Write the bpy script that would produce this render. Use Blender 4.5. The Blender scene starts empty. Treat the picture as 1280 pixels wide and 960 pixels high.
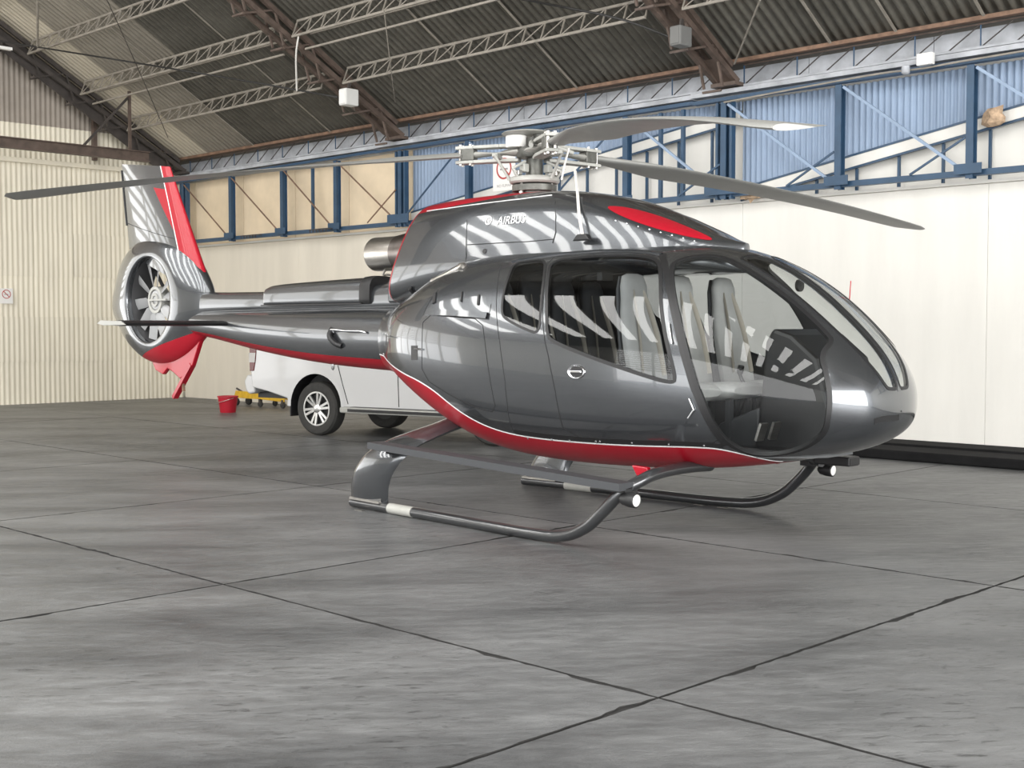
import bpy, bmesh, math, random
import numpy as np
from mathutils import Vector, Matrix
from mathutils.geometry import delaunay_2d_cdt
random.seed(7)
rng = np.random.default_rng(7)
scene = bpy.context.scene
COL = scene.collection

# ------------------------------------------------------------------ camera
F, CX, CY, CAMH = 1588.0, 640.0, 480.0, 1.56
PITCH = math.atan(72 / F)
A1 = math.atan(1600 / math.hypot(F, 72))
FH = np.array([-math.cos(A1), math.sin(A1), 0.0])
RIGHT = np.array([math.sin(A1), math.cos(A1), 0.0])
FWD = FH * math.cos(PITCH) - np.array([0, 0, 1.0]) * math.sin(PITCH)
UP = np.cross(RIGHT, FWD)
CAM = np.array([0, 0, CAMH])
cam_d = bpy.data.cameras.new('camera')
cam_d.sensor_fit = 'HORIZONTAL'
cam_d.sensor_width = 36.0
cam_d.lens = F * 36.0 / 1280.0
cam_d.clip_end = 300
cam = bpy.data.objects.new('camera', cam_d)
COL.objects.link(cam)
M4 = Matrix.Identity(4)
for i in range(3):
    M4[i][0] = RIGHT[i]; M4[i][1] = UP[i]; M4[i][2] = -FWD[i]; M4[i][3] = CAM[i]
cam.matrix_world = M4
scene.camera = cam

# ------------------------------------------------------------------ world and light
scene.view_settings.view_transform = 'Standard'
scene.view_settings.look = 'None'
scene.view_settings.gamma = 1.0
scene.view_settings.use_curve_mapping = False
scene.view_settings.exposure = 0.6
world = bpy.data.worlds.new('sky')
scene.world = world
world.use_nodes = True
bg = world.node_tree.nodes['Background']
bg.inputs[0].default_value = (0.93, 0.96, 1.0, 1)
bg.inputs[1].default_value = 1.2

def area(name, loc, rot, sx, sy, power, color=(1, 1, 1)):
    d = bpy.data.lights.new(name, 'AREA')
    d.shape = 'RECTANGLE'; d.size = sx; d.size_y = sy; d.energy = power; d.color = color
    o = bpy.data.objects.new(name, d); COL.objects.link(o)
    o.location = loc; o.rotation_euler = rot
    return o
R = math.radians
# daylight through the three door openings: right end, long side behind the camera, left end beside the picture
area('daylight_end_door', (11.6, 3.0, 3.1), (0, R(90), 0), 5.8, 19.0, 2750, (1.0, 0.99, 0.965))
area('daylight_side_door', (-4.0, -8.25, 2.6), (R(90), 0, 0), 24.0, 4.6, 1100, (1.0, 0.985, 0.96))
area('daylight_left_door', (-24.75, -0.5, 2.5), (0, R(-90), 0), 4.8, 12.0, 380, (1.0, 0.975, 0.93))

def ray(u, v):
    return FWD + RIGHT * (u - CX) / F - UP * (v - CY) / F
def on_z(u, v, z=0.0):
    d = ray(u, v); return CAM + d * ((z - CAMH) / d[2])
def on_Y(u, v, Y):
    d = ray(u, v); return CAM + d * (Y / d[1])
def on_X(u, v, X):
    d = ray(u, v); return CAM + d * (X / d[0])

# ------------------------------------------------------------------ materials
def new_mat(name):
    m = bpy.data.materials.new(name); m.use_nodes = True
    nt = m.node_tree
    return m, nt, nt.nodes['Principled BSDF']
def mat(name, color, rough=0.5, metal=0.0, coat=0.0, var=0.0, scale=6.0, bump=0.0, bscale=40.0, rvar=0.0, stretch=None, color2=None, randomize=0.0, spec=0.5):
    m, nt, p = new_mat(name)
    p.inputs['Base Color'].default_value = (*color, 1)
    p.inputs['Roughness'].default_value = rough
    p.inputs['Metallic'].default_value = metal
    p.inputs['Specular IOR Level'].default_value = spec
    if coat:
        p.inputs['Coat Weight'].default_value = coat
        p.inputs['Coat Roughness'].default_value = 0.04
    N, L = nt.nodes, nt.links
    if var or bump or rvar or color2 or randomize:
        tc = N.new('ShaderNodeTexCoord')
        vec = tc.outputs['Object']
        if stretch:
            mp = N.new('ShaderNodeMapping'); mp.inputs['Scale'].default_value = stretch
            L.new(vec, mp.inputs['Vector']); vec = mp.outputs['Vector']
        nz = N.new('ShaderNodeTexNoise'); nz.inputs['Scale'].default_value = scale
        nz.inputs['Detail'].default_value = 6; nz.inputs['Roughness'].default_value = 0.6
        L.new(vec, nz.inputs['Vector'])
        col_out = None
        if var or color2:
            cr = N.new('ShaderNodeValToRGB')
            c2 = color2 or tuple(min(1, c * (1 + var)) for c in color)
            c1 = color if color2 else tuple(c * (1 - var) for c in color)
            cr.color_ramp.elements[0].position = 0.35; cr.color_ramp.elements[1].position = 0.68
            cr.color_ramp.elements[0].color = (*c1, 1); cr.color_ramp.elements[1].color = (*c2, 1)
            L.new(nz.outputs['Fac'], cr.inputs['Fac'])
            col_out = cr.outputs['Color']
        if randomize:
            oi = N.new('ShaderNodeObjectInfo')
            mr = N.new('ShaderNodeMapRange')
            mr.inputs['To Min'].default_value = 1 - randomize; mr.inputs['To Max'].default_value = 1 + randomize
            L.new(oi.outputs['Random'], mr.inputs['Value'])
            hs = N.new('ShaderNodeHueSaturation')
            L.new(mr.outputs['Result'], hs.inputs['Value'])
            if col_out: L.new(col_out, hs.inputs['Color'])
            else: hs.inputs['Color'].default_value = (*color, 1)
            col_out = hs.outputs['Color']
        if col_out: L.new(col_out, p.inputs['Base Color'])
        if rvar:
            mr2 = N.new('ShaderNodeMapRange')
            mr2.inputs['From Min'].default_value = 0.3; mr2.inputs['From Max'].default_value = 0.7
            mr2.inputs['To Min'].default_value = max(0.02, rough - rvar); mr2.inputs['To Max'].default_value = min(1, rough + rvar)
            L.new(nz.outputs['Fac'], mr2.inputs['Value']); L.new(mr2.outputs['Result'], p.inputs['Roughness'])
        if bump:
            n2 = N.new('ShaderNodeTexNoise'); n2.inputs['Scale'].default_value = bscale; n2.inputs['Detail'].default_value = 5
            L.new(vec, n2.inputs['Vector'])
            b = N.new('ShaderNodeBump'); b.inputs['Strength'].default_value = bump; b.inputs['Distance'].default_value = 0.02
            L.new(n2.outputs['Fac'], b.inputs['Height']); L.new(b.outputs['Normal'], p.inputs['Normal'])
    return m
def glass_mat(name, tint=(0.8, 0.83, 0.84), ior=1.5):
    m, nt, p = new_mat(name)
    N, L = nt.nodes, nt.links
    N.remove(p)
    out = N['Material Output']
    tr = N.new('ShaderNodeBsdfTransparent'); tr.inputs['Color'].default_value = (*tint, 1)
    gl = N.new('ShaderNodeBsdfGlossy'); gl.inputs['Roughness'].default_value = 0.02
    lw = N.new('ShaderNodeLayerWeight'); lw.inputs['Blend'].default_value = 0.5
    pw = N.new('ShaderNodeMath'); pw.operation = 'POWER'; pw.inputs[1].default_value = 4.5
    f0 = ((ior - 1) / (ior + 1)) ** 2
    fr = N.new('ShaderNodeMath'); fr.operation = 'MULTIPLY_ADD'; fr.inputs[1].default_value = 1 - f0; fr.inputs[2].default_value = f0
    L.new(lw.outputs['Facing'], pw.inputs[0]); L.new(pw.outputs[0], fr.inputs[0])
    mx = N.new('ShaderNodeMixShader')
    L.new(fr.outputs[0], mx.inputs[0]); L.new(tr.outputs[0], mx.inputs[1]); L.new(gl.outputs[0], mx.inputs[2])
    L.new(mx.outputs[0], out.inputs['Surface'])
    return m
def emit_mat(name, color, strength):
    m, nt, p = new_mat(name)
    p.inputs['Base Color'].default_value = (*color, 1)
    p.inputs['Emission Color'].default_value = (*color, 1)
    p.inputs['Emission Strength'].default_value = strength
    return m

def slab_mat():
    m, nt, p = new_mat('worn_concrete')
    N, L = nt.nodes, nt.links
    geo = N.new('ShaderNodeNewGeometry')
    def noise(scale, detail=6, rough=0.6, vec=None, dist=0.0):
        n = N.new('ShaderNodeTexNoise'); n.inputs['Scale'].default_value = scale
        n.inputs['Detail'].default_value = detail; n.inputs['Roughness'].default_value = rough
        n.inputs['Distortion'].default_value = dist
        L.new(vec or geo.outputs['Position'], n.inputs['Vector']); return n
    mp0 = N.new('ShaderNodeMapping'); mp0.inputs['Rotation'].default_value = (0, 0, R(-50))
    L.new(geo.outputs['Position'], mp0.inputs['Vector'])
    mp = N.new('ShaderNodeMapping'); mp.inputs['Scale'].default_value = (0.5, 1.6, 1)
    L.new(mp0.outputs['Vector'], mp.inputs['Vector'])
    n1 = noise(0.8, 7, 0.62, mp.outputs['Vector'], 0.4)
    n2 = noise(9, 6, 0.7, mp.outputs['Vector'])
    n3 = noise(90, 3, 0.6)
    n4 = noise(2.2, 8, 0.72, mp.outputs['Vector'], 1.2)
    cr = N.new('ShaderNodeValToRGB')
    e = cr.color_ramp.elements
    e[0].position = 0.3; e[0].color = (0.060, 0.062, 0.064, 1)
    e[1].position = 0.72; e[1].color = (0.185, 0.188, 0.19, 1)
    L.new(n1.outputs['Fac'], cr.inputs['Fac'])
    cr2 = N.new('ShaderNodeValToRGB')
    cr2.color_ramp.elements[0].position = 0.35; cr2.color_ramp.elements[0].color = (0.72, 0.72, 0.72, 1)
    cr2.color_ramp.elements[1].position = 0.65; cr2.color_ramp.elements[1].color = (1.15, 1.15, 1.15, 1)
    L.new(n2.outputs['Fac'], cr2.inputs['Fac'])
    mx = N.new('ShaderNodeMixRGB'); mx.blend_type = 'MULTIPLY'; mx.inputs[0].default_value = 0.85
    L.new(cr.outputs[0], mx.inputs[1]); L.new(cr2.outputs[0], mx.inputs[2])
    # dark oily stains
    cr3 = N.new('ShaderNodeValToRGB')
    cr3.color_ramp.elements[0].position = 0.27; cr3.color_ramp.elements[0].color = (0.5, 0.5, 0.5, 1)
    cr3.color_ramp.elements[1].position = 0.36; cr3.color_ramp.elements[1].color = (1, 1, 1, 1)
    L.new(n4.outputs['Fac'], cr3.inputs['Fac'])
    mx2 = N.new('ShaderNodeMixRGB'); mx2.blend_type = 'MULTIPLY'; mx2.inputs[0].default_value = 0.8
    L.new(mx.outputs[0], mx2.inputs[1]); L.new(cr3.outputs[0], mx2.inputs[2])
    # pitted, scuffed patches
    n5 = noise(16, 5, 0.65, mp.outputs['Vector'], 0.8); n6 = noise(0.55, 4, 0.5)
    pm = N.new('ShaderNodeMath'); pm.operation = 'MULTIPLY'
    c5 = N.new('ShaderNodeValToRGB'); c5.color_ramp.elements[0].position = 0.56; c5.color_ramp.elements[1].position = 0.66
    c6 = N.new('ShaderNodeValToRGB'); c6.color_ramp.elements[0].position = 0.46; c6.color_ramp.elements[1].position = 0.62
    L.new(n5.outputs['Fac'], c5.inputs['Fac']); L.new(n6.outputs['Fac'], c6.inputs['Fac'])
    L.new(c5.outputs[0], pm.inputs[0]); L.new(c6.outputs[0], pm.inputs[1])
    mx3 = N.new('ShaderNodeMixRGB'); mx3.blend_type = 'MULTIPLY'; mx3.inputs[2].default_value = (0.45, 0.45, 0.45, 1)
    L.new(pm.outputs[0], mx3.inputs[0]); L.new(mx2.outputs[0], mx3.inputs[1]); mx2 = mx3
    oi = N.new('ShaderNodeObjectInfo')
    mr = N.new('ShaderNodeMapRange'); mr.inputs['To Min'].default_value = 0.86; mr.inputs['To Max'].default_value = 1.12
    L.new(oi.outputs['Random'], mr.inputs['Value'])
    hs = N.new('ShaderNodeHueSaturation'); L.new(mr.outputs[0], hs.inputs['Value']); L.new(mx2.outputs[0], hs.inputs['Color'])
    L.new(hs.outputs['Color'], p.inputs['Base Color'])
    rr = N.new('ShaderNodeMapRange'); rr.inputs['From Min'].default_value = 0.3; rr.inputs['From Max'].default_value = 0.7
    rr.inputs['To Min'].default_value = 0.3; rr.inputs['To Max'].default_value = 0.55
    L.new(n2.outputs['Fac'], rr.inputs['Value']); L.new(rr.outputs[0], p.inputs['Roughness'])
    p.inputs['Specular IOR Level'].default_value = 0.5
    ad = N.new('ShaderNodeMath'); ad.operation = 'MULTIPLY_ADD'; ad.inputs[1].default_value = 0.25
    sb = N.new('ShaderNodeMath'); sb.operation = 'MULTIPLY_ADD'; sb.inputs[1].default_value = -0.8
    L.new(pm.outputs[0], sb.inputs[0]); L.new(n2.outputs['Fac'], sb.inputs[2])
    L.new(n3.outputs['Fac'], ad.inputs[0]); L.new(sb.outputs[0], ad.inputs[2])
    b = N.new('ShaderNodeBump'); b.inputs['Strength'].default_value = 0.35; b.inputs['Distance'].default_value = 0.02
    L.new(ad.outputs[0], b.inputs['Height']); L.new(b.outputs['Normal'], p.inputs['Normal'])
    return m

MT = {}
MT['slab'] = slab_mat()
MT['grout'] = mat('dark_joint_dirt', (0.02, 0.0195, 0.019), 0.9, var=0.3, scale=5)
MT['white_wall'] = mat('white_painted_wall', (0.72, 0.705, 0.665), 0.75, var=0.04, scale=0.9, stretch=(2.5, 1, 0.35), bump=0.1, bscale=30)
MT['warm_wall'] = mat('warm_white_wall', (0.68, 0.63, 0.54), 0.75, var=0.05, scale=0.9, stretch=(2.5, 1, 0.35), bump=0.1, bscale=30)
MT['cream_sheet'] = mat('cream_corrugated_sheet', (0.74, 0.69, 0.57), 0.55, var=0.07, scale=1.2, stretch=(1, 2, 0.4), randomize=0.04)
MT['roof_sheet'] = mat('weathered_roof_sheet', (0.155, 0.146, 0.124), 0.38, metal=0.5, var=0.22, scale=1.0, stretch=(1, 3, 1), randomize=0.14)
MT['lit_tone_roof_sheet'] = mat('lit_tone_roof_sheet', (0.50, 0.45, 0.36), 0.55, var=0.12, scale=0.8, randomize=0.08)  # paler tone paints in the daylight falling near the gable
MT['half_lit_roof_sheet'] = mat('half_lit_tone_roof_sheet', (0.29, 0.264, 0.22), 0.42, metal=0.25, var=0.15, scale=0.8, randomize=0.08)  # middle tone paints in the light fading away from the gable
MT['skylight'] = emit_mat('lit_skylight_sheet', (1.0, 0.99, 0.965), 7.0)
MT['upper_gable'] = mat('brown_gable_sheet', (0.30, 0.262, 0.225), 0.6, var=0.12, scale=1.5, randomize=0.05)
MT['roof_plain'] = mat('roof_boarding', (0.12, 0.11, 0.095), 0.7, var=0.2, scale=0.7)
MT['blue_steel'] = mat('blue_painted_steel', (0.026, 0.066, 0.125), 0.45, var=0.15, scale=4)
MT['blue_sheet'] = mat('blue_corrugated_sheet', (0.25, 0.33, 0.455), 0.5, var=0.10, scale=1.4, stretch=(2, 1, 0.5))
MT['tan_panel'] = mat('tan_fibre_panel', (0.74, 0.61, 0.44), 0.75, var=0.10, scale=1.2, randomize=0.05)
MT['frieze'] = mat('blue_grey_frieze', (0.40, 0.415, 0.445), 0.6, var=0.28, scale=2.2)
MT['brown_steel'] = mat('brown_rusty_steel', (0.10, 0.072, 0.058), 0.6, var=0.3, scale=6)
MT['dark_steel'] = mat('dark_brown_steel', (0.05, 0.042, 0.038), 0.6, var=0.3, scale=5)
MT['pale_steel'] = mat('dusty_beige_steel', (0.26, 0.235, 0.20), 0.6, var=0.2, scale=6)
MT['rust'] = mat('rust_edge', (0.20, 0.12, 0.08), 0.7, var=0.3, scale=7)
MT['kerb'] = mat('black_rubber_kerb', (0.008, 0.008, 0.0085), 0.85, var=0.3, scale=4, spec=0.15)
MT['paint'] = mat('gunmetal_metallic_paint', (0.092, 0.098, 0.106), 0.26, metal=0.75, coat=1.0)
MT['red'] = mat('gloss_red_paint', (0.36, 0.005, 0.017), 0.36, coat=0.35, spec=0.3)
MT['white_line'] = mat('white_pinstripe', (0.8, 0.8, 0.8), 0.4)
MT['black_rubber'] = mat('black_rubber_seal', (0.012, 0.012, 0.013), 0.5)
MT['seam'] = mat('dark_panel_gap', (0.01, 0.01, 0.011), 0.8)
MT['lining'] = mat('charcoal_cabin_lining', (0.035, 0.035, 0.037), 0.75)
MT['cabin_floor'] = mat('grey_cabin_carpet', (0.085, 0.088, 0.09), 0.9, var=0.1, scale=30)
MT['glass'] = glass_mat('cabin_glass', (0.84, 0.86, 0.86), 1.45)
MT['dimmed_glass'] = glass_mat('dimmed_door_glass', (0.58, 0.60, 0.61), 1.5)  # glass darkened to stand in for the unlit cabin behind it
MT['seat_grey'] = mat('light_grey_seat_leather', (0.37, 0.37, 0.36), 0.5, var=0.06, scale=8)
MT['seat_dark'] = mat('dark_grey_seat_shell', (0.05, 0.052, 0.056), 0.5)
MT['belt'] = mat('pale_belt_webbing', (0.36, 0.33, 0.28), 0.8)
MT['black'] = mat('satin_black_plastic', (0.015, 0.015, 0.016), 0.45)
MT['chrome'] = mat('polished_metal', (0.75, 0.76, 0.78), 0.12, metal=1.0)
MT['steel'] = mat('brushed_steel', (0.50, 0.48, 0.45), 0.32, metal=1.0, var=0.12, scale=9, stretch=(1, 1, 6))
MT['burnt_steel'] = mat('heat_stained_steel', (0.20, 0.18, 0.17), 0.3, metal=1.0, var=0.2, scale=6)
MT['rotor_grey'] = mat('pale_grey_rotor_paint', (0.36, 0.36, 0.335), 0.45, var=0.08, scale=9)
MT['blade_under'] = mat('mid_grey_blade', (0.27, 0.27, 0.258), 0.42, var=0.06, scale=3)
MT['hub_dark'] = mat('greasy_hub_metal', (0.11, 0.11, 0.10), 0.4, metal=0.5, var=0.3, scale=14)
MT['step'] = mat('anodised_dark_step', (0.05, 0.053, 0.058), 0.55, metal=0.15)
MT['skid'] = mat('dark_skid_tube', (0.07, 0.072, 0.076), 0.28, metal=0.7, coat=0.6)
MT['lens'] = mat('clear_lamp_lens', (0.85, 0.85, 0.82), 0.12, coat=1.0)
MT['fan'] = mat('grey_fan_blade', (0.34, 0.345, 0.35), 0.4, metal=0.2)
MT['duct'] = mat('dark_duct_lining', (0.06, 0.06, 0.063), 0.45, metal=0.3)
MT['truck_white'] = mat('white_truck_paint', (0.52, 0.52, 0.52), 0.3, coat=0.6)
MT['tyre'] = mat('tyre_rubber', (0.028, 0.027, 0.025), 0.75, var=0.2, scale=12)
MT['alloy'] = mat('machined_alloy', (0.62, 0.62, 0.61), 0.3, metal=0.9)
MT['alloy_dark'] = mat('dark_wheel_pocket', (0.02, 0.02, 0.021), 0.5)
MT['tail_red'] = mat('red_tail_lens', (0.10, 0.008, 0.008), 0.25, coat=0.3)
MT['tail_clear'] = mat('clear_tail_lens', (0.36, 0.34, 0.32), 0.25, coat=0.3)
MT['truck_glass'] = mat('dark_truck_glass', (0.015, 0.017, 0.018), 0.08, coat=1.0)
MT['bucket'] = mat('red_plastic_bucket', (0.42, 0.01, 0.025), 0.45)
MT['yellow'] = mat('yellow_jack_paint', (0.60, 0.36, 0.02), 0.5, var=0.15, scale=10)
MT['paper'] = mat('white_sign_board', (0.78, 0.77, 0.75), 0.6)
MT['sign_red'] = mat('faded_red_print', (0.42, 0.06, 0.055), 0.6)
MT['sign_grey'] = mat('grey_print', (0.30, 0.29, 0.29), 0.6)
MT['light_box'] = mat('white_box_paint', (0.62, 0.62, 0.60), 0.5)
MT['dull_grey'] = mat('dull_grey_box_paint', (0.15, 0.15, 0.145), 0.6)
MT['cable'] = mat('black_cable', (0.014, 0.013, 0.012), 0.6)
MT['rope'] = mat('white_rope', (0.68, 0.66, 0.62), 0.8)
MT['decal'] = mat('silver_white_decal', (0.80, 0.80, 0.80), 0.35)

# ------------------------------------------------------------------ mesh helpers
def link(o, parent=None):
    COL.objects.link(o)
    if parent is not None: o.parent = parent
    return o
def mesh_obj(name, verts, faces, m, parent=None, smooth=False, sharp=None, normals=None):
    me = bpy.data.meshes.new(name)
    me.from_pydata([tuple(map(float, v)) for v in verts], [], [tuple(int(i) for i in f) for f in faces])
    if isinstance(m, str): m = MT[m]
    if isinstance(m, (list, tuple)):
        for k in m: me.materials.append(MT[k] if isinstance(k, str) else k)
    else: me.materials.append(m)
    me.validate(clean_customdata=False)
    if smooth:
        me.polygons.foreach_set('use_smooth', [True] * len(me.polygons))
        if sharp is not None:
            me.set_sharp_from_angle(angle=R(sharp))
        if normals is not None and len(normals) == len(me.vertices):
            me.normals_split_custom_set_from_vertices([tuple(map(float, n)) for n in normals])
    me.update()
    return link(bpy.data.objects.new(name, me), parent)
def empty(name, loc=(0, 0, 0), rz=0.0, parent=None):
    o = bpy.data.objects.new(name, None); o.empty_display_size = 0.2
    o.location = loc; o.rotation_euler = (0, 0, rz)
    return link(o, parent)
def tag(o, label=None, cat=None, group=None, kind=None):
    if label: o['label'] = label
    if cat: o['category'] = cat
    if group: o['group'] = group
    if kind: o['kind'] = kind
    return o
V3 = lambda p: np.asarray(p, float)
def unit(v):
    v = V3(v); n = np.linalg.norm(v); return v / n if n > 1e-12 else v
class MB:
    def __init__(s): s.v = []; s.f = []
    def add(s, vs, fs):
        o = len(s.v); s.v += [tuple(map(float, p)) for p in vs]; s.f += [tuple(i + o for i in f) for f in fs]; return s
    def box(s, lo, hi):
        (a, b, c), (d, e, g) = lo, hi
        return s.add([(a, b, c), (d, b, c), (d, e, c), (a, e, c), (a, b, g), (d, b, g), (d, e, g), (a, e, g)],
                     [(0, 3, 2, 1), (4, 5, 6, 7), (0, 1, 5, 4), (1, 2, 6, 5), (2, 3, 7, 6), (3, 0, 4, 7)])
    def bar(s, p, q, w, h, ref=(0, 0, 1)):
        p, q = V3(p), V3(q); t = unit(q - p)
        r = V3(ref)
        if abs(t @ unit(r)) > 0.98: r = V3((1, 0, 0)) if abs(t[0]) < 0.9 else V3((0, 1, 0))
        a = unit(np.cross(t, r)); b = np.cross(a, t)
        vs = [c + a * (sx * w / 2) + b * (sy * h / 2) for c in (p, q) for sx, sy in ((-1, -1), (1, -1), (1, 1), (-1, 1))]
        return s.add(vs, [(3, 2, 1, 0), (4, 5, 6, 7), (0, 1, 5, 4), (1, 2, 6, 5), (2, 3, 7, 6), (3, 0, 4, 7)])
    def tube(s, path, r, n=10, caps=True, ref=(0, 0, 1), sx=1.0):
        path = [V3(p) for p in path]; k = len(path)
        rs = r if hasattr(r, '__len__') else [r] * k
        vs = []; prev = None
        for i, p in enumerate(path):
            t = unit(path[min(i + 1, k - 1)] - path[max(i - 1, 0)])
            if prev is None:
                a = np.cross(t, V3(ref))
                if np.linalg.norm(a) < 1e-3: a = np.cross(t, V3((1, 0, 0)))
            else:
                a = prev - t * (prev @ t)
            a = unit(a); prev = a; b = np.cross(t, a)
            for j in range(n):
                an = 2 * math.pi * j / n
                vs.append(p + a * (math.cos(an) * rs[i] * sx) + b * (math.sin(an) * rs[i]))
        fs = [(i * n + j, i * n + (j + 1) % n, (i + 1) * n + (j + 1) % n, (i + 1) * n + j) for i in range(k - 1) for j in range(n)]
        if caps: fs += [tuple(range(n - 1, -1, -1)), tuple((k - 1) * n + j for j in range(n))]
        return s.add(vs, fs)
    def lathe(s, prof, origin=(0, 0, 0), axis=(0, 0, 1), n=24, closed=False):
        o, z = V3(origin), unit(axis)
        a = np.cross(z, V3((1, 0, 0)) if abs(z[0]) < 0.9 else V3((0, 1, 0))); a = unit(a); b = np.cross(z, a)
        vs = []
        for (rad, h) in prof:
            for j in range(n):
                an = 2 * math.pi * j / n
                vs.append(o + z * h + (a * math.cos(an) + b * math.sin(an)) * rad)
        k = len(prof)
        fs = [(i * n + j, i * n + (j + 1) % n, (i + 1) * n + (j + 1) % n, (i + 1) * n + j) for i in range(k - 1) for j in range(n)]
        if closed: fs += [((k - 1) * n + j, (k - 1) * n + (j + 1) % n, (j + 1) % n, j) for j in range(n)]
        else:
            if prof[0][0] > 1e-4: fs.append(tuple(range(n - 1, -1, -1)))
            if prof[-1][0] > 1e-4: fs.append(tuple((k - 1) * n + j for j in range(n)))
        return s.add(vs, fs)
    def prism(s, poly, o, ex, ey, d):
        """polygon in plane (ex,ey) at o, extruded by vector d"""
        o, ex, ey, d = V3(o), V3(ex), V3(ey), V3(d); n = len(poly)
        a = [o + ex * p[0] + ey * p[1] for p in poly]
        return s.add(a + [p + d for p in a], [tuple(range(n - 1, -1, -1)), tuple(range(n, 2 * n))] +
                     [(i, (i + 1) % n, n + (i + 1) % n, n + i) for i in range(n)])
    def build(s, name, m, parent=None, smooth=False, sharp=35, bevel=0.0, seg=2):
        o = mesh_obj(name, s.v, s.f, m, parent)
        bm = bmesh.new(); bm.from_mesh(o.data)
        bmesh.ops.recalc_face_normals(bm, faces=bm.faces)
        bm.to_mesh(o.data); bm.free()
        if smooth:
            o.data.polygons.foreach_set('use_smooth', [True] * len(o.data.polygons))
            if sharp: o.data.set_sharp_from_angle(angle=R(sharp))
        if bevel:
            md = o.modifiers.new('bevel', 'BEVEL'); md.width = bevel; md.segments = seg; md.limit_method = 'ANGLE'; md.angle_limit = R(40)
        return o
def bar_obj(name, p, q, w, h, m, parent=None, ref=(0, 0, 1)):
    return MB().bar(p, q, w, h, ref).build(name, m, parent)
def tube_obj(name, path, r, m, parent=None, n=10, sx=1.0, ref=(0, 0, 1)):
    return MB().tube(path, r, n, True, ref, sx).build(name, m, parent, smooth=True, sharp=60)
def smooth_path(pts, k=6, closed=False):
    P = [V3(p) for p in pts]; out = []; n = len(P)
    rngi = range(n if closed else n - 1)
    for i in rngi:
        p0 = P[(i - 1) % n] if closed or i > 0 else P[0]
        p1 = P[i]; p2 = P[(i + 1) % n]
        p3 = P[(i + 2) % n] if closed or i + 2 < n else P[n - 1]
        for j in range(k):
            t = j / k
            out.append(0.5 * ((2 * p1) + (-p0 + p2) * t + (2 * p0 - 5 * p1 + 4 * p2 - p3) * t * t + (-p0 + 3 * p1 - 3 * p2 + p3) * t ** 3))
    if not closed: out.append(P[-1])
    return out
def sheet_mesh(name, w, l, m, pitch=0.076, amp=0.018, seg=4):
    """corrugated sheet: width along x, length along y, ridges in z"""
    nw = max(1, round(w / pitch)) * seg
    v = []; f = []
    for i in range(nw + 1):
        x = w * i / nw; z = max(-amp, min(amp, 1.5 * amp * math.sin(2 * math.pi * (i + 0.5) / seg)))
        v += [(x, 0, z), (x, l, z)]
    f = [(2 * i, 2 * i + 2, 2 * i + 3, 2 * i + 1) for i in range(nw)]
    me = bpy.data.meshes.new(name); me.from_pydata(v, [], f)
    me.materials.append(MT[m]); me.polygons.foreach_set('use_smooth', [True] * len(f)); me.update()
    return me
def place(name, me, mtx, parent=None):
    o = bpy.data.objects.new(name, me); link(o, parent); o.matrix_local = mtx; return o
def frame_mtx(o, ex, ey, ez):
    m = Matrix.Identity(4)
    for i in range(3): m[i][0] = ex[i]; m[i][1] = ey[i]; m[i][2] = ez[i]; m[i][3] = o[i]
    return m
# ================================================================== hangar shell
WY, LX, EX, FY = 14.8, -24.9, 12.0, -8.4        # back wall, left wall, right end, front (camera side) wall
SL, EY, EZ = 0.6, 14.4, 5.15                      # roof slope, eave line
RIDGE_Y = 3.0
RN = unit((0, SL, 1.0)); RU = unit((0, -1.0, SL))
def on_roof(u, v, off):
    P0 = V3((0, EY, EZ)) - RN * off; d = ray(u, v); return CAM + d * (((P0 - CAM) @ RN) / (d @ RN))
def rp(X, Y, off=0.0):
    return V3((X, Y, EZ + SL * (EY - Y))) - RN * off

# ---- floor: dark bed plus separate cast slabs
floor = MB().box((LX - 0.2, FY - 0.2, -0.3), (EX + 0.2, WY + 0.2, -0.009)).build('floor', 'grout')
tag(floor, 'worn grey concrete hangar floor cast in large slabs', 'floor', kind='structure')
XL = [LX, -23.75, -20.35, -16.95, -13.53, -10.08, -6.62, -3.285, 0.08, 3.45, 6.8, EX]
YL = [FY, -5.57, -2.32, 0.93, 4.18, 7.43, 10.67, 13.9, WY]
def slab(x0, x1, y0, y1):
    g = 0.008
    x0 += g; x1 -= g; y0 += g; y1 -= g
    cxs, cys = (x0 + x1) / 2, (y0 + y1) / 2
    near = math.hypot(cxs, cys) < 12 and cys > -1 and cxs < 1.5
    step = 0.05 if near else 1.0
    def edge(a, b):
        n = max(1, int(np.linalg.norm(b - a) / step)); t = unit(b - a); nn = np.array([-t[1], t[0]])
        pts = []; j = 0.0; chip = 0
        for i in range(n):
            p = a + (b - a) * i / n
            if near and i:
                j = 0.6 * j + random.gauss(0, 0.0035)
                if chip == 0 and random.random() < 0.02: chip = random.randint(2, 5)
                c = 0.0
                if chip: c = 0.012 + random.random() * 0.012; chip -= 1
                p = p + nn * (abs(j) + c)
            pts.append(p)
        return pts
    c = [np.array(q, float) for q in ((x0, y0), (x1, y0), (x1, y1), (x0, y1))]
    P = sum((edge(c[i], c[(i + 1) % 4]) for i in range(4)), [])
    n = len(P)
    z = random.uniform(-0.0015, 0.0)
    v = [(p[0] - cxs, p[1] - cys, z) for p in P] + [(p[0] - cxs, p[1] - cys, -0.0085) for p in P]
    f = [tuple(range(n))] + [(i, n + i, n + (i + 1) % n, (i + 1) % n) for i in range(n)]
    o = mesh_obj('slab', v, f, ['slab', 'grout'], floor)
    o.data.polygons.foreach_set('material_index', [0] + [1] * n)
    o.location = (cxs, cys, 0)
for i in range(len(XL) - 1):
    for j in range(len(YL) - 1):
        slab(XL[i], XL[i + 1], YL[j], YL[j + 1])

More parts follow.
